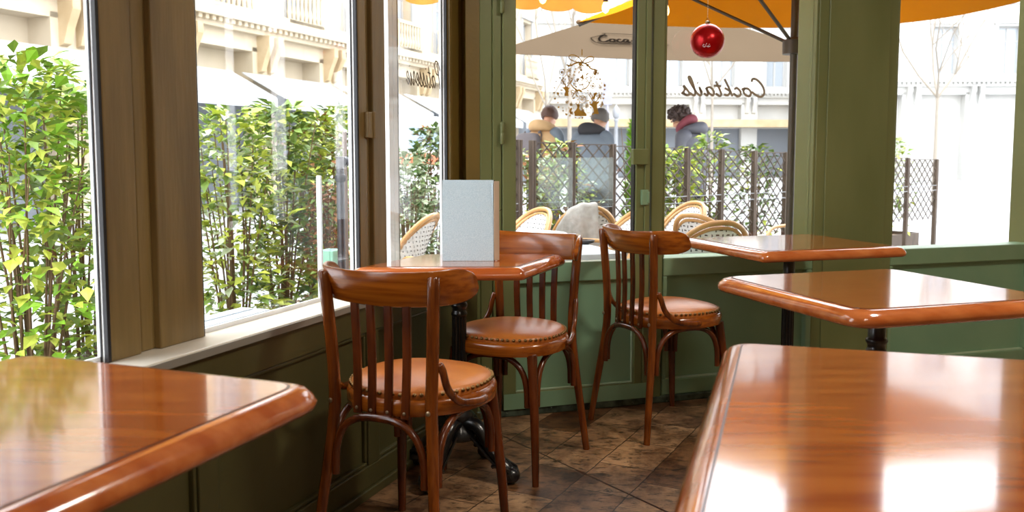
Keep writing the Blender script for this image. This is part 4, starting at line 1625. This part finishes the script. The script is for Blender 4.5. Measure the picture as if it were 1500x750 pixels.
def person(label, loc, rz, jacket, sleeve, hood, hair, curly=False, bow=.35, hood2=None, puffer=False, scale=1.0, arm=0.12, turn=0.0, trousers='jeans'):
    t = empty('person', label, 'person', loc, rz)
    t.scale = (scale,) * 3
    NB = Vector((0, .035, 1.455))           # base of neck
    RH = Matrix.Rotation(turn, 3, 'Z') @ Matrix.Rotation(-bow, 3, 'X')
    hp = lambda x, y, z: NB + RH @ Vector((x, y, z))
    J, Lk = [], []

    def j(p, r, parent=None):
        J.append((tuple(p), r))
        if parent is not None:
            Lk.append((parent, len(J) - 1))
        return len(J) - 1
    pel = j((0, 0, .95), (.125, .095))
    sp = j((0, -.01, 1.15), (.12, .09), pel)
    chs = j((0, 0, 1.33), (.14, .10), sp)
    nb = j(NB, .058, chs)
    nk = j(hp(0, .015, .07), .052, nb)
    jw = j(hp(0, .045, .125), (.060, .068), nk)
    hm = j(hp(0, .035, .185), (.074, .088), jw)
    ht = j(hp(0, .025, .235), (.062, .072), hm)
    ns = j(hp(0, .128, .155), .013, jw)
    for s in (-1, 1):
        er = j(hp(s * .083, .02, .165), .012, hm)
    for s in (-1, 1):
        sh = j((s * .165, .0, 1.395), .058, chs)
        el = j((s * .215, -.02 + arm * .3, 1.13), .043, sh)
        wr_ = j((s * (.17 - arm * .2), .10 + arm, 1.0 + arm * .6), .028, el)
        pm = j((s * (.155 - arm * .25), .165 + arm, .99 + arm * .7), (.036, .018), wr_)
        for f, (ox, L_) in enumerate(((-.027, .062), (-.009, .072), (.009, .068), (.026, .052))):
            a = j(Vector(J[pm][0]) + Vector((ox, .045, -.004)), .0095, pm)
            b = j(Vector(J[a][0]) + Vector((0, L_ * .5, -.014)), .0085, a)
            j(Vector(J[b][0]) + Vector((0, L_ * .3, -.026)), .007, b)
        th = j(Vector(J[pm][0]) + Vector((-s * .038, .0, .006)), .0105, pm)
        j(Vector(J[th][0]) + Vector((-s * .012, .035, .0)), .0085, th)
        hpj = j((s * .095, 0, .88), .088, pel)
        kn = j((s * .105, .02, .50), .056, hpj)
        ak = j((s * .105, -.03, .09), .036, kn)
        j((s * .115, .10, .045), .034, ak)
    skin_mesh('body', J, Lk, 'skin', t)
    # jacket: lofted torso with sleeves
    m = MB()
    rings = []
    for z, rx, ry, oy in ((.80, .19, .145, 0), (.86, .20, .155, 0), (1.0, .195, .15, -.005), (1.12, .195, .15, -.012), (1.24, .215, .155, -.015), (1.34, .228, .150, -.012), (1.40, .205, .132, -.006), (1.44, .14, .105, .01), (1.475, .085, .085, .022), (1.495, .080, .080, .03)):
        rings.append([(rx * math.cos(2 * PI * i / 24), oy + ry * math.sin(2 * PI * i / 24), z) for i in range(24)])
    if puffer:
        fine = []
        for a, b in zip(rings, rings[1:]):
            for k in range(4):
                fine.append([tuple(Vector(p).lerp(Vector(q), k / 4)) for p, q in zip(a, b)])
        fine.append(rings[-1])
        rings = []
        for R_ in fine:
            f = 1 + .045 * abs(math.sin(R_[0][2] * PI / .085))
            rings.append([(p[0] * f, p[1] * f, p[2]) for p in R_])
    m.rings(rings)
    jk = m.build('jacket', jacket, t, smooth=True, sub=1)
    for s in (-1, 1):
        P = catmull([(s * .120, -.005, 1.412), (s * .195, -.006, 1.362), (s * .228, -.02 + arm * .3, 1.13), (s * (.175 - arm * .2), .095 + arm, 1.005 + arm * .6)], 5)
        n = len(P)
        rad = [.066 + .020 * math.sin(PI * min(1, k / 6)) * .8 - .024 * k / (n - 1) for k in range(n)]
        if puffer:
            rad = [r * (1 + .06 * abs(math.sin(k * 1.3))) + .006 for k, r in enumerate(rad)]
        MB().tube(P, rad, 16).build('sleeve', sleeve, jk, smooth=True)
    # hood lying at the nape
    m = MB()
    hr = []
    for i in range(21):
        a = -PI * .10 + PI * 1.2 * i / 20
        cxr, cyr = .135 * math.cos(a), -.030 - .115 * math.sin(a)
        thick = .036 + .022 * max(0, math.sin(a)) ** 1.5
        hr.append((Vector((cxr * .88, cyr + .025, 1.468 + .030 * max(0, math.sin(a)))), thick * (.5 if i in (0, 20) else 1)))
    m.tube([p for p, _ in hr], [r for _, r in hr], 14, flat=1.15)
    m.build('hood', hood, t, smooth=True, sub=1)
    if hood2:
        m = MB()
        pts = [hp(.088 * math.cos(a), -.012 + .088 * math.sin(a), .078 + .02 * -math.sin(a)) for a in [2 * PI * i / 24 for i in range(24)]]
        m.tube(pts, [.038 + .016 * max(0, -math.sin(2 * PI * i / 24)) for i in range(24)], 12, closed=True)
        m.build('scarf_hood', hood2, t, smooth=True, sub=1)
    # hair
    q = random.Random(int(loc[0] * 1000))
    m = MB()
    if curly:
        for i in range(300):
            a = q.uniform(0, 2 * PI)
            z = q.uniform(-.45, 1)
            rr = math.sqrt(max(0, 1 - z * z))
            p = Vector((.098 * rr * math.cos(a), .112 * rr * math.sin(a), .095 * z))
            if p.y > .06 and p.z < .035:
                continue
            c = hp(p.x, p.y + .015, p.z + .205)
            c = c + Vector((q.uniform(-1, 1), q.uniform(-1, 1), q.uniform(-1, 1))) * .016
            m.ball(c, q.uniform(.011, .022), 6, 4)
        m.ball(hp(0, .005, .205), 1.0, 18, 12, .090, .100, .085)
    else:
        rr_ = []
        for k in range(13):
            th_ = PI * .64 * k / 12 + .02
            row = []
            for i in range(28):
                a = 2 * PI * i / 28
                lim = 1.0 if math.sin(a) < .25 else max(.52, 1 - .55 * (math.sin(a) - .25))
                tt = th_ * lim
                f = 1.12 + .09 * noise.noise(Vector((math.cos(a) * 4, math.sin(a) * 4, tt * 6)))
                row.append(hp(.080 * f * math.sin(tt) * math.cos(a), .026 + .096 * f * math.sin(tt) * math.sin(a), .178 + .098 * f * math.cos(tt)))
            rr_.append(row)
        m.rings(rr_)
    m.build('hair', hair, t, smooth=True)
    # eyes
    for s in (-1, 1):
        MB().ball(hp(s * .030, .112, .185), .009, 8, 6).build('eye', 'gunmetal', t, smooth=True)
    # trousers and shoes
    m = MB()
    rings = []
    for s in (-1, 1):
        P = [(s * .085, 0, .92), (s * .097, .0, .80), (s * .105, .015, .50), (s * .108, -.02, .12)]
        m.tube(catmull(P, 4), [.115, .112, .108, .102, .098, .092, .086, .080, .076, .072, .070, .068, .066], 16)
    m.build('trousers', trousers, t, smooth=True)
    for s in (-1, 1):
        m = MB()
        m.rings([[(s * .110 + w * math.cos(2 * PI * i / 14), y, max(0, zc + hh * math.sin(2 * PI * i / 14))) for i in range(14)] for y, w, hh, zc in ((-.09, .025, .03, .04), (-.06, .042, .055, .05), (0, .045, .055, .05), (.07, .048, .038, .036), (.14, .044, .028, .027), (.185, .02, .015, .018))])
        m.build('shoe', 'shoe', t, smooth=True)
    return t


def person_at(px, y_top, D, height, **kw):
    p = at_dist(px, D, TZ - .06)
    ztop = EYE + (226 - y_top) / FPX * D
    sc = (ztop - p.z) / height
    return dict(loc=(p.x, p.y, p.z), scale=sc)


k1 = person_at(796, 152, 10.2, 1.735)
P1 = person('person with brown hair in a cream hooded jacket with slate sleeves beyond the trellis', k1['loc'], -.62, 'cream', 'slate', 'cream', 'hair_brown', bow=.36, scale=k1['scale'])
k2 = person_at(868, 161, 9.9, 1.70)
person('person with grey hair in a slate jacket and dark hood beyond the trellis', k2['loc'], -.62, 'slate', 'slate', 'navy', 'hair_grey', bow=.34, scale=k2['scale'], turn=-.3)
k3 = person_at(1012, 151, 9.6, 1.76)
person('person with dark curly hair and burgundy scarf in a charcoal puffer jacket beyond the trellis', k3['loc'], .85, 'charcoal', 'charcoal', 'charcoal', 'hair_black', curly=True, bow=.50, hood2='burgundy', puffer=True, scale=k3['scale'])
# rucksack on the first person's back
bk_dir = Matrix.Rotation(-.62, 4, 'Z')
off = bk_dir @ Vector((-.04, -.235, 1.23))
rk = empty('rucksack', 'grey rucksack on the back of the person in the cream hooded jacket', 'rucksack', Vector(k1['loc']) + off * k1['scale'], -.62)
m = MB()
m.rings([[(rx * math.copysign(abs(math.cos(2 * PI * i / 24)) ** .6, math.cos(2 * PI * i / 24)), ry * math.copysign(abs(math.sin(2 * PI * i / 24)) ** .6, math.sin(2 * PI * i / 24)), z) for i in range(24)] for z, rx, ry in ((-.20, .12, .05), (-.185, .15, .075), (0, .155, .08), (.15, .15, .07), (.185, .12, .05), (.195, .06, .02))])
m.build('bag', 'pack', rk, smooth=True)
MB().box(-.11, .11, -.098, -.07, -.14, .0).build('pocket', 'pack', rk, bevel=.015)
for s in (-1, 1):
    MB().tube(catmull([(s * .09, .06, -.15), (s * .12, .10, 0), (s * .11, .10, .2), (s * .10, .06, .19)], 4), .014, 8, flat=.4).build('strap', 'pack', rk, smooth=True)


# ---- parasols and awning
def quad_grid(m, a, b, c, d, n=8, sag=0.0):
    a, b, c, d = map(Vector, (a, b, c, d))
    rows = []
    for i in range(n + 1):
        u = i / n
        p, q = a.lerp(b, u), d.lerp(c, u)
        rows.append([p.lerp(q, k / n) + Vector((0, 0, -sag * math.sin(PI * u) * math.sin(PI * k / n))) for k in range(n + 1)])
    m.rings(rows, cap=False, closed=False)


def parasol(label, corners, apex, mat, valance, hub, pole_z0, cap='wood'):
    c = [Vector(p) for p in corners]
    ap = Vector(apex)
    base = Vector((ap.x, ap.y, pole_z0))
    t = empty('parasol', label, 'parasol', base)
    Li = Matrix.Translation(-base)
    m = MB()
    for i in range(4):
        a, b = c[i], c[(i + 1) % 4]
        rows = []
        for k in range(9):
            u = k / 8
            p, q = a.lerp(ap, u), b.lerp(ap, u)
            rows.append([Li @ (p.lerp(q, s / 8) + Vector((0, 0, -.03 * math.sin(PI * s / 8) * (1 - u)))) for s in range(9)])
        m.rings(rows, cap=False, closed=False)
        if valance:
            m.rings([[Li @ (a.lerp(b, s / 8) + Vector((0, 0, -.03 * math.sin(PI * s / 8)))) for s in range(9)], [Li @ (a.lerp(b, s / 8) + Vector((0, 0, -valance))) for s in range(9)]], cap=False, closed=False)
    m.build('canopy', mat, t, solid=.003, weld=True)
    for i in range(4):
        dn_ = Vector((0, 0, -.022))
        MB().tube([Li @ (c[i] + dn_), Li @ (ap + dn_)], .011, 6).build('rib', 'pole', t)
        h_ = Vector((ap.x, ap.y, hub))
        MB().tube([Li @ h_, Li @ (c[i].lerp(ap, .45) + dn_ * 1.5)], .011, 6).build('strut', 'pole', t)
        MB().ball(Li @ (c[i] + Vector((0, 0, .0))), .020, 10, 8, 1, 1, .8).build('rib_cap', 'stem', t, smooth=True)
    MB().tube([(0, 0, .04), (0, 0, ap.z - base.z - .01)], .024, 14).build('pole', 'pole', t, smooth=True)
    MB().lathe([(.07, hub - base.z - .05), (.07, hub - base.z + .03), (.03, hub - base.z + .05)], 14).build('hub', 'pole', t, smooth=True)
    MB().box(-.22, .22, -.22, .22, 0, .06).build('base_plate', 'gunmetal', t, bevel=.01)
    MB().lathe([(.02, ap.z - base.z - .01), (.035, ap.z - base.z + .02), (.01, ap.z - base.z + .06)], 12).build('finial', 'postwood', t, smooth=True)
    return t


GZ = 2.0
ga = at_y(716, 80, 8.0)
gb = at_y(1250, 93.0, 8.75)
ga.z = gb.z = GZ
gd = (gb - ga)
gp_ = Vector((-gd.y, gd.x, 0)).normalized() * gd.length
gcen = (ga + gb) / 2 + gp_ / 2
gp_ = Vector((-.026, 1, 0)).normalized() * 2.4
gcen = (ga + gb) / 2 + gp_ / 2
far = gp_ + Vector((0, 0, .27))
gap = Vector((gcen.x, gcen.y, 2.72))
para = parasol('large beige square parasol farther out on the terrace with grey script on its near slope', [ga, gb, gb + far, ga + far], gap, 'beige', 0.0, 2.25, TZ)
# print on its near slope
o_ = ga.copy()
ex = gd.normalized()
ey = gap - (ga + gb) / 2
ey = (ey - ex * ey.dot(ex)).normalized()
ez = ex.cross(ey)
PM = Matrix(((ex.x, ey.x, ez.x, 0), (ex.y, ey.y, ez.y, 0), (ex.z, ey.z, ez.z, 0), (0, 0, 0, 1)))


def slope_pt(px, py):
    r = ray(px, py)
    k = ez.dot(o_ - Vector((0, 0, EYE))) / ez.dot(r)
    p = Vector((0, 0, EYE)) + r * k - o_
    return p.dot(ex), p.dot(ey)


lx0, ly0 = slope_pt(876, 62)
lx1, ly1 = slope_pt(973, 62)
_, ly2 = slope_pt(900, 54)
unit_x = (lx1 - lx0) / sum(CUR[ch][1] for ch in 'Coca-Cola')
uy = (ly2 - ly0) / 1.9
m = MB()
tmp = MB()
cxx = 0
for ch in 'Coca-Cola':
    st, adv = CUR[ch]
    for s_ in st:
        pts = smooth2([(lx0 + (cxx + a + .12 * b) * unit_x, ly0 + b * uy) for a, b in s_], 5)
        stroke(m, pts, .022, 0.0, th=.001)
    cxx += adv
# swash under the first letters and a thin outline round the print
stroke(m, smooth2([(lx0 - .05, ly0 + 1.2 * uy), (lx0 - .03, ly0 - .1 * uy), (lx0 + 1.0 * unit_x, ly0 - .55 * uy), (lx0 + 5 * unit_x, ly0 - .35 * uy), (lx1 + .02, ly0 - .55 * uy)], 6), .012, 0.0, th=.001)
stroke(m, smooth2([(lx0 - .05, ly0 + 1.2 * uy), (lx0 + .12, ly0 + 2.5 * uy), (lx0 + 1.6 * unit_x, ly0 + 2.75 * uy), (lx1, ly0 + 2.5 * uy)], 6), .008, 0.0, th=.001)
# stroke() lays out x,z with y normal: turn into the slope frame
TM = Matrix.Translation(o_ - ez * 0.0) @ PM @ Matrix(((1, 0, 0, 0), (0, 0, 1, 0), (0, -1, 0, 0), (0, 0, 0, 1)))
pr = m.build('printed_logo', 'logo')
pr.parent = para
pr.matrix_local = Matrix.Translation(-para.location) @ Matrix.Translation(ez * .006) @ TM

OZ = 1.977
oa = at_y(848, 35, 6.0)
oa.z = OZ
ox_ = Vector((1.0, .055, 0)).normalized()
oy_ = Vector((.304, -.953, 0)).normalized()
ob = oa + ox_ * 2.1
oc = ob + oy_ * 1.35
od = oa + oy_ * 1.35
oap = (oa + ob + oc + od) / 4
oap.z = 2.42
parasol('orange square parasol nearest the windows, its underside glowing', [od, oc, ob, oa], oap, 'orange', 0.0, 1.75, TZ)


def awning(label, M, x0, x1, y0, z0, y1, z1, drop, mat):
    t = empty('awning', label, 'awning', M=M)
    m = MB()
    quad_grid(m, (x0, y0, z0), (x1, y0, z0), (x1, y1, z1), (x0, y1, z1), 10, .02)
    m.build('canopy', mat, t, solid=.003)
    m = MB()
    n = 96
    sc = max(1, round((x1 - x0) / .19))
    rows = []
    for i in range(n + 1):
        u = i / n
        x = x0 + (x1 - x0) * u
        low = drop - .022 + .022 * abs(math.sin(PI * u * sc)) ** .6
        rows.append([(x, y1, z1), (x, y1 + .006 * math.sin(u * 30), z1 - low * .5), (x, y1 + .01 * math.sin(u * 30), z1 - low)])
    m.rings(rows, cap=False, closed=False)
    m.build('scalloped_valance', mat, t, solid=.003)
    MB().tube([(x0, y1 - .01, z1 - .02), (x1, y1 - .01, z1 - .02)], .018, 8).build('front_bar', 'pole', t)
    return t


_, zb_ = on_wall(815, 17, MR, 1.0)
awning('yellow awning with a scalloped edge above the green door outside', MR, -.10, .99, .17, 2.62, 1.0, zb_ + .30, .30, 'yellow')
_, zb2 = on_wall(612, 13, ML, .95)
awning('yellow awning with a scalloped edge above the narrow side window outside', ML, -.75, .12, .26, 2.62, .95, zb2 + .26, .26, 'yellow')

# string of bulbs along the front
bx1, bz1 = on_wall(887, 20, MR, .80)
bx0, bz0 = on_wall(795, 6, MR, .80)
sl = empty('string_light', 'dark cord with lit warm bulbs hanging under the yellow awning by the door', 'string light', M=MR)
pts = []
zc = bz1 + .115
for i in range(25):
    x = -.05 + (1.62) * i / 24
    pts.append((x, .80, zc + .012 * math.sin(x * 5.0)))
MB().tube(pts, .005, 6).build('cord', 'postwood', sl)
for bx_, bz_ in ((bx0, bz0), (bx1, bz1), (bx1 + (bx1 - bx0), bz1)):
    M = Matrix.Translation((bx_, .80, bz_))
    skt = MB().lathe([(.012, .058), (.013, .062), (.013, .095), (.008, .115)], 12, M).build('socket', 'socket', sl, smooth=True)
    MB().lathe([(.002, 0), (.014, .008), (.020, .024), (.018, .042), (.012, .058)], 14, M).build('bulb', 'bulb', sl, smooth=True)

# ---- the street: facades, trees, signs, a van
def facade(name, label, M, x0, x1, h, bay, floors, mats, shop=4.2, depth=6, win=(1.15, 2.3), balc=True, first=None):
    t = empty(name, label, 'building', M=M)
    stone, frame = mats
    nb = int((x1 - x0) / bay)
    bay = (x1 - x0) / nb
    m = MB()
    m.box(x0, x1, .55, depth, TZ - .1, h)
    wins = []
    fh = (h - shop) / floors
    # ground floor piers
    for i in range(nb + 1):
        x = x0 + i * bay
        m.box(max(x0, x - .45), min(x1, x + .45), 0, .56, TZ - .1, shop - .5)
    m.box(x0, x1, 0, .56, shop - .6, shop)
    for f in range(floors):
        zs = shop + f * fh + .35
        for i in range(nb + 1):
            x = x0 + i * bay
            a, b = max(x0, x - (bay - win[0]) / 2), min(x1, x + (bay - win[0]) / 2)
            m.box(a, b, 0, .56, shop + f * fh, shop + (f + 1) * fh)
        for i in range(nb):
            xc = x0 + (i + .5) * bay
            m.box(xc - win[0] / 2, xc + win[0] / 2, 0, .56, shop + f * fh, zs)
            m.box(xc - win[0] / 2, xc + win[0] / 2, 0, .56, zs + win[1], shop + (f + 1) * fh)
            wins.append((xc, zs))
    # pale joints of the stonework as grooves
    m.build('wall', stone, t)
    m = MB()
    for z, p, hh in ((shop - .02, .42, .20), (shop + .18, .30, .12), (shop - .22, .22, .20)):
        m.box(x0, x1, -p, .02, z, z + hh)
    for f in range(1, floors):
        m.box(x0, x1, -.18, .02, shop + f * fh - .1, shop + f * fh + .08)
    for k in range(int((x1 - x0) / .22)):
        m.box(x0 + k * .22, x0 + k * .22 + .11, -.34, .0, shop - .12, shop - .02)
    m.build('cornice', stone, t)
    m = MB()
    for i in range(nb + 1):
        x = x0 + i * bay
        for sx in (-.28, .10):
            prof = [(0, shop - .22), (-.36, shop - .22), (-.36, shop - .45), (-.22, shop - .75), (-.12, shop - 1.05), (0, shop - 1.1)]
            vs = [(x + sx, a, b) for a, b in prof] + [(x + sx + .18, a, b) for a, b in prof]
            n = len(prof)
            m.add(vs, [tuple(range(n)), tuple(reversed(range(n, 2 * n)))] + [(q, (q + 1) % n, n + (q + 1) % n, n + q) for q in range(n)])
    m.build('corbel', 'stone_warm' if balc else stone, t)
    for xc, zs in wins:
        m = MB()
        w, hh = win
        m.box(xc - w / 2, xc - w / 2 + .08, .28, .36, zs, zs + hh).box(xc + w / 2 - .08, xc + w / 2, .28, .36, zs, zs + hh)
        m.box(xc - w / 2, xc + w / 2, .28, .36, zs + hh - .08, zs + hh).box(xc - w / 2, xc + w / 2, .28, .36, zs, zs + .08).box(xc - .05, xc + .05, .27, .36, zs, zs + hh)
        m.box(xc - w / 2, xc + w / 2, .29, .36, zs + hh * .68, zs + hh * .68 + .05)
        m.box(xc - w / 2 - .16, xc - w / 2, -.06, .02, zs - .05, zs + hh + .12).box(xc + w / 2, xc + w / 2 + .16, -.06, .02, zs - .05, zs + hh + .12).box(xc - w / 2 - .22, xc + w / 2 + .22, -.12, .02, zs + hh + .12, zs + hh + .28)
        wf = m.build('window', frame, t)
        MB().box(xc - w / 2 + .05, xc + w / 2 - .05, .32, .34, zs + .05, zs + hh - .05).build('pane', 'pane', wf)
        if balc:
            m = MB()
            m.box(xc - w / 2 - .2, xc + w / 2 + .2, -.30, .0, zs - .16, zs - .04)
            m.box(xc - w / 2 - .2, xc + w / 2 + .2, -.30, -.20, zs + .66, zs + .76)
            for q in range(9):
                xx = xc - w / 2 - .15 + q * (w + .30) / 8
                m.lathe([(.035, zs - .04), (.06, zs + .12), (.03, zs + .35), (.045, zs + .5), (.035, zs + .66)], 6, Matrix.Translation((xx, -.25, 0)))
            m.build('balcony', stone, t)
    return t


# facade across the side street, parallel to the side windows
_, zc1 = on_wall(478, 61, ML, 12.0)
FML = ML @ Matrix.Translation((0, 12.0, 0))
fx = on_wall(478, 61, ML, 12.0)[0]
t = facade('apartment_building', 'cream stone apartment building with cornice and balconies across the side street', FML, -8.0, 35.0, zc1 + 7.4, 2.7, 2, ('stone', 'shutter'), shop=zc1)
m = MB()
for k in range(10):
    x0_ = -6.0 + k * 4.0
    m.add([(x0_, -.05, 3.0), (x0_ + 3.6, -.05, 3.0), (x0_ + 3.6, -1.3, 2.35), (x0_, -1.3, 2.35), (x0_, -1.3, 2.12), (x0_ + 3.6, -1.3, 2.12)], [(0, 1, 2, 3), (3, 2, 5, 4)])
m.build('shop_awning', 'awning_white', t, solid=.02)
MB().box(-8, 35, .30, .5, TZ, 2.6).build('shopfront', 'shopgrey', t)
# facades far across the square
fr = Matrix.Translation((-6.0, 47.0, 0)) @ Matrix.Rotation(.10, 4, 'Z')
t = facade('apartment_building', 'hazy pale grey apartment building far across the square behind the three people', fr, 4.5, 22.0, 15.5, 2.9, 3, ('stone2', 'shutter'), shop=4.4, balc=False)
MB().box(4.5, 22, -1.2, -.0, 2.55, 2.95).build('shop_awning', 'stone_warm', t)
MB().box(4.5, 22, .3, .5, TZ, 2.5).build('shopfront', 'shopgrey', t)
fr = Matrix.Translation((13.5, 44.0, 0)) @ Matrix.Rotation(-.06, 4, 'Z')
facade('apartment_building', 'hazy white apartment building far behind the curly haired person', fr, 3.0, 36.0, 16.0, 3.0, 3, ('stone2', 'shutter'), shop=4.6, balc=False)


def bare_tree(label, base, h, seed, r0=.13, lean=0.0):
    q = random.Random(seed)
    t = empty('bare_tree', label, 'tree', base)
    trunk = [Vector((0, 0, 0)), Vector((lean * .1, 0, h * .15)), Vector((lean * .3, 0, h * .33))]
    MB().tube(catmull(trunk, 4), [r0 * (1 - .35 * i / 8) for i in range(9)], 10).build('trunk', 'bark', t, smooth=True)
    m = MB()

    def grow(p, d, L, r, lev):
        pts = [p]
        for k in range(3):
            d = (d + Vector((q.uniform(-.2, .2), q.uniform(-.2, .2), q.uniform(-.05, .18)))).normalized()
            pts.append(pts[-1] + d * L / 3)
        m.tube(pts, [r, r * .85, r * .7, r * .55], 5 if lev > 1 else 7)
        if lev >= 5:
            return
        for k in range(3 if lev < 3 else 2):
            a = pts[q.choice((1, 2, 3))] if k else pts[-1]
            nd = (d + Vector((q.uniform(-1, 1), q.uniform(-1, 1), q.uniform(-.35, .7))) * .75).normalized()
            grow(a, nd, L * q.uniform(.6, .8), r * .58, lev + 1)
    for k in range(4):
        a = k * PI / 2 + q.uniform(-.4, .4)
        grow(trunk[-1], Vector((math.cos(a) * .55, math.sin(a) * .55, .85)).normalized(), h * .27, r0 * .5, 1)
    m.build('branches', 'bark', t)
    return t


bare_tree('bare pale tree left of the gold sticker, branching low', at_dist(800, 17, TZ - .06), 6.5, 3, .032)
bare_tree('bare tree with a straight trunk behind the person in the cream hood', at_dist(834, 21, TZ - .06), 9, 5, .065)
bare_tree('bare street tree behind the red bauble at the right', at_dist(1042, 24, TZ - .06), 9, 8, .05)
bare_tree('bare street tree seen right of the wide olive pillar', at_dist(1370, 22, TZ - .06), 8, 12, .06)

p = at_dist(889, 15, TZ - .06)
sg = empty('street_sign', 'narrow grey signboard on a pole right of the gold sticker', 'sign', p)
zt_, zb_ = EYE + (226 - 120) / FPX * 15, EYE + (226 - 155) / FPX * 15
MB().box(-.075, .075, -.03, .03, zb_ - p.z, zt_ - p.z).build('board', 'sign', sg, bevel=.008)
MB().tube([(0, 0, 0), (0, 0, zb_ - p.z)], .028, 10).build('pole', 'sign', sg, smooth=True)
p = at_dist(902, 26, TZ - .06)
lp = empty('street_lamp', 'slim grey street lamp post just left of the lock stile', 'street lamp', p)
MB().lathe([(.16, 0), (.16, .3), (.07, .4), (.05, 2.2), (.08, 2.25), (.04, 2.3)], 14).build('post', 'rail', lp, smooth=True)
MB().lathe([(.05, 2.3), (.09, 2.34), (.11, 2.55), (.04, 2.64), (.02, 2.7)], 12).build('lantern', 'rail', lp, smooth=True)

# white delivery van with an orange stripe in the side street
vx, vz = on_wall(606, 196, ML, 8.2)
VM = ML @ Matrix.Translation((vx, 8.2, TZ - .06))
van = empty('van', 'white van with an orange stripe passing in the side street', 'van', M=VM)
m = MB()
prof = [(-2.4, .35), (-2.4, 1.2), (-2.25, 1.95), (-2.0, 2.1), (1.1, 2.1), (1.55, 1.9), (1.95, 1.25), (2.4, 1.05), (2.45, .35)]
vs = [(x, -.9, z) for x, z in prof] + [(x, .9, z) for x, z in prof]
n = len(prof)
m.add(vs, [tuple(range(n)), tuple(reversed(range(n, 2 * n)))] + [(i, (i + 1) % n, n + (i + 1) % n, n + i) for i in range(n)])
m.build('bodywork', 'carwhite', van, bevel=.06)
MB().box(-2.0, .9, -.915, -.88, 1.35, 1.85).build('side_window', 'carblue', van)
MB().box(-2.38, 1.9, -.915, -.88, 1.02, 1.28).build('stripe', 'carred', van)
for x in (-1.6, 1.6):
    for s in (-1, 1):
        MB().lathe([(.2, -.1), (.33, -.1), (.35, -.06), (.35, .06), (.33, .1), (.2, .1)], 22, Matrix.Translation((x, s * .82, .35)) @ Matrix.Rotation(PI / 2, 4, 'X')).build('wheel', 'tyre', van, smooth=True)

# ================================================================== LIGHT
w = bpy.data.worlds.new('overcast')
scene.world = w
w.use_nodes = True
nt = w.node_tree
bg = nt.nodes['Background']
tc = N(nt, 'ShaderNodeTexCoord')
sx = N(nt, 'ShaderNodeSeparateXYZ')
nt.links.new(tc.outputs['Generated'], sx.inputs['Vector'])
cr = N(nt, 'ShaderNodeValToRGB')
cr.color_ramp.elements[0].position = 0.0
cr.color_ramp.elements[0].color = (0.80, 0.82, 0.85, 1)
cr.color_ramp.elements[1].position = 0.6
cr.color_ramp.elements[1].color = (0.93, 0.97, 1.0, 1)
nt.links.new(sx.outputs['Z'], cr.inputs['Fac'])
nt.links.new(cr.outputs['Color'], bg.inputs['Color'])
bg.inputs['Strength'].default_value = SKY = 7.0


def fill_lamp(label, loc, power, size=.5):  # unseen lamps added as fill for the room and the right wall
    t = empty('fill_lamp', label, 'lamp', loc, group='added fill lamps')
    MB().lathe([(.03, 0), (.05, -.01), (size * .5, -.06), (size * .52, -.09), (size * .50, -.09), (.04, -.03)], 32).build('shade', 'lampmetal', t, smooth=True)
    MB().lathe([(.01, -.086), (size * .45, -.086), (size * .45, -.092), (.01, -.092)], 28).build('diffuser', 'lampglow', t)
    ld = bpy.data.lights.new('lamp_light', 'AREA')
    ld.shape = 'DISK'
    ld.size = size
    ld.energy = power
    ld.color = (1.0, .92, .80)
    lo = bpy.data.objects.new('lamp_light', ld)
    COL.objects.link(lo)
    lo.parent = t
    lo.location = (0, 0, -.10)
    return t


fill_lamp('added unseen fill lamp over the table nearest the viewer', (.7, .2, CE), 13)
fill_lamp('added unseen fill lamp over the right hand tables', (1.7, 1.9, CE), 40)
fill_lamp('added unseen fill lamp at the back of the room', (.2, -1.2, CE), 9)

# ================================================================== CAMERA
cd = bpy.data.cameras.new('camera')
cam = bpy.data.objects.new('camera', cd)
COL.objects.link(cam)
cam.location = (0, 0, EYE)
cam.rotation_euler = (PI / 2 - PITCH, 0, 0)
cd.sensor_fit = 'HORIZONTAL'
cd.sensor_width = 36.0
cd.lens = FPX / 1500 * 36.0
cd.shift_y = -(375 - PPY) / 1500
cd.clip_start = .02
cd.clip_end = 400
cd.dof.use_dof = True
cd.dof.focus_distance = 3.2
cd.dof.aperture_fstop = 5.0
scene.camera = cam
vs_ = scene.view_settings
vs_.view_transform = 'Standard'
vs_.look = 'None'
vs_.exposure = 0.0
vs_.gamma = 1.0
vs_.use_curve_mapping = False
scene.cycles.use_denoising = True
scene.cycles.max_bounces = 12
scene.cycles.diffuse_bounces = 5
scene.cycles.transparent_max_bounces = 24
scene.cycles.sample_clamp_indirect = 6
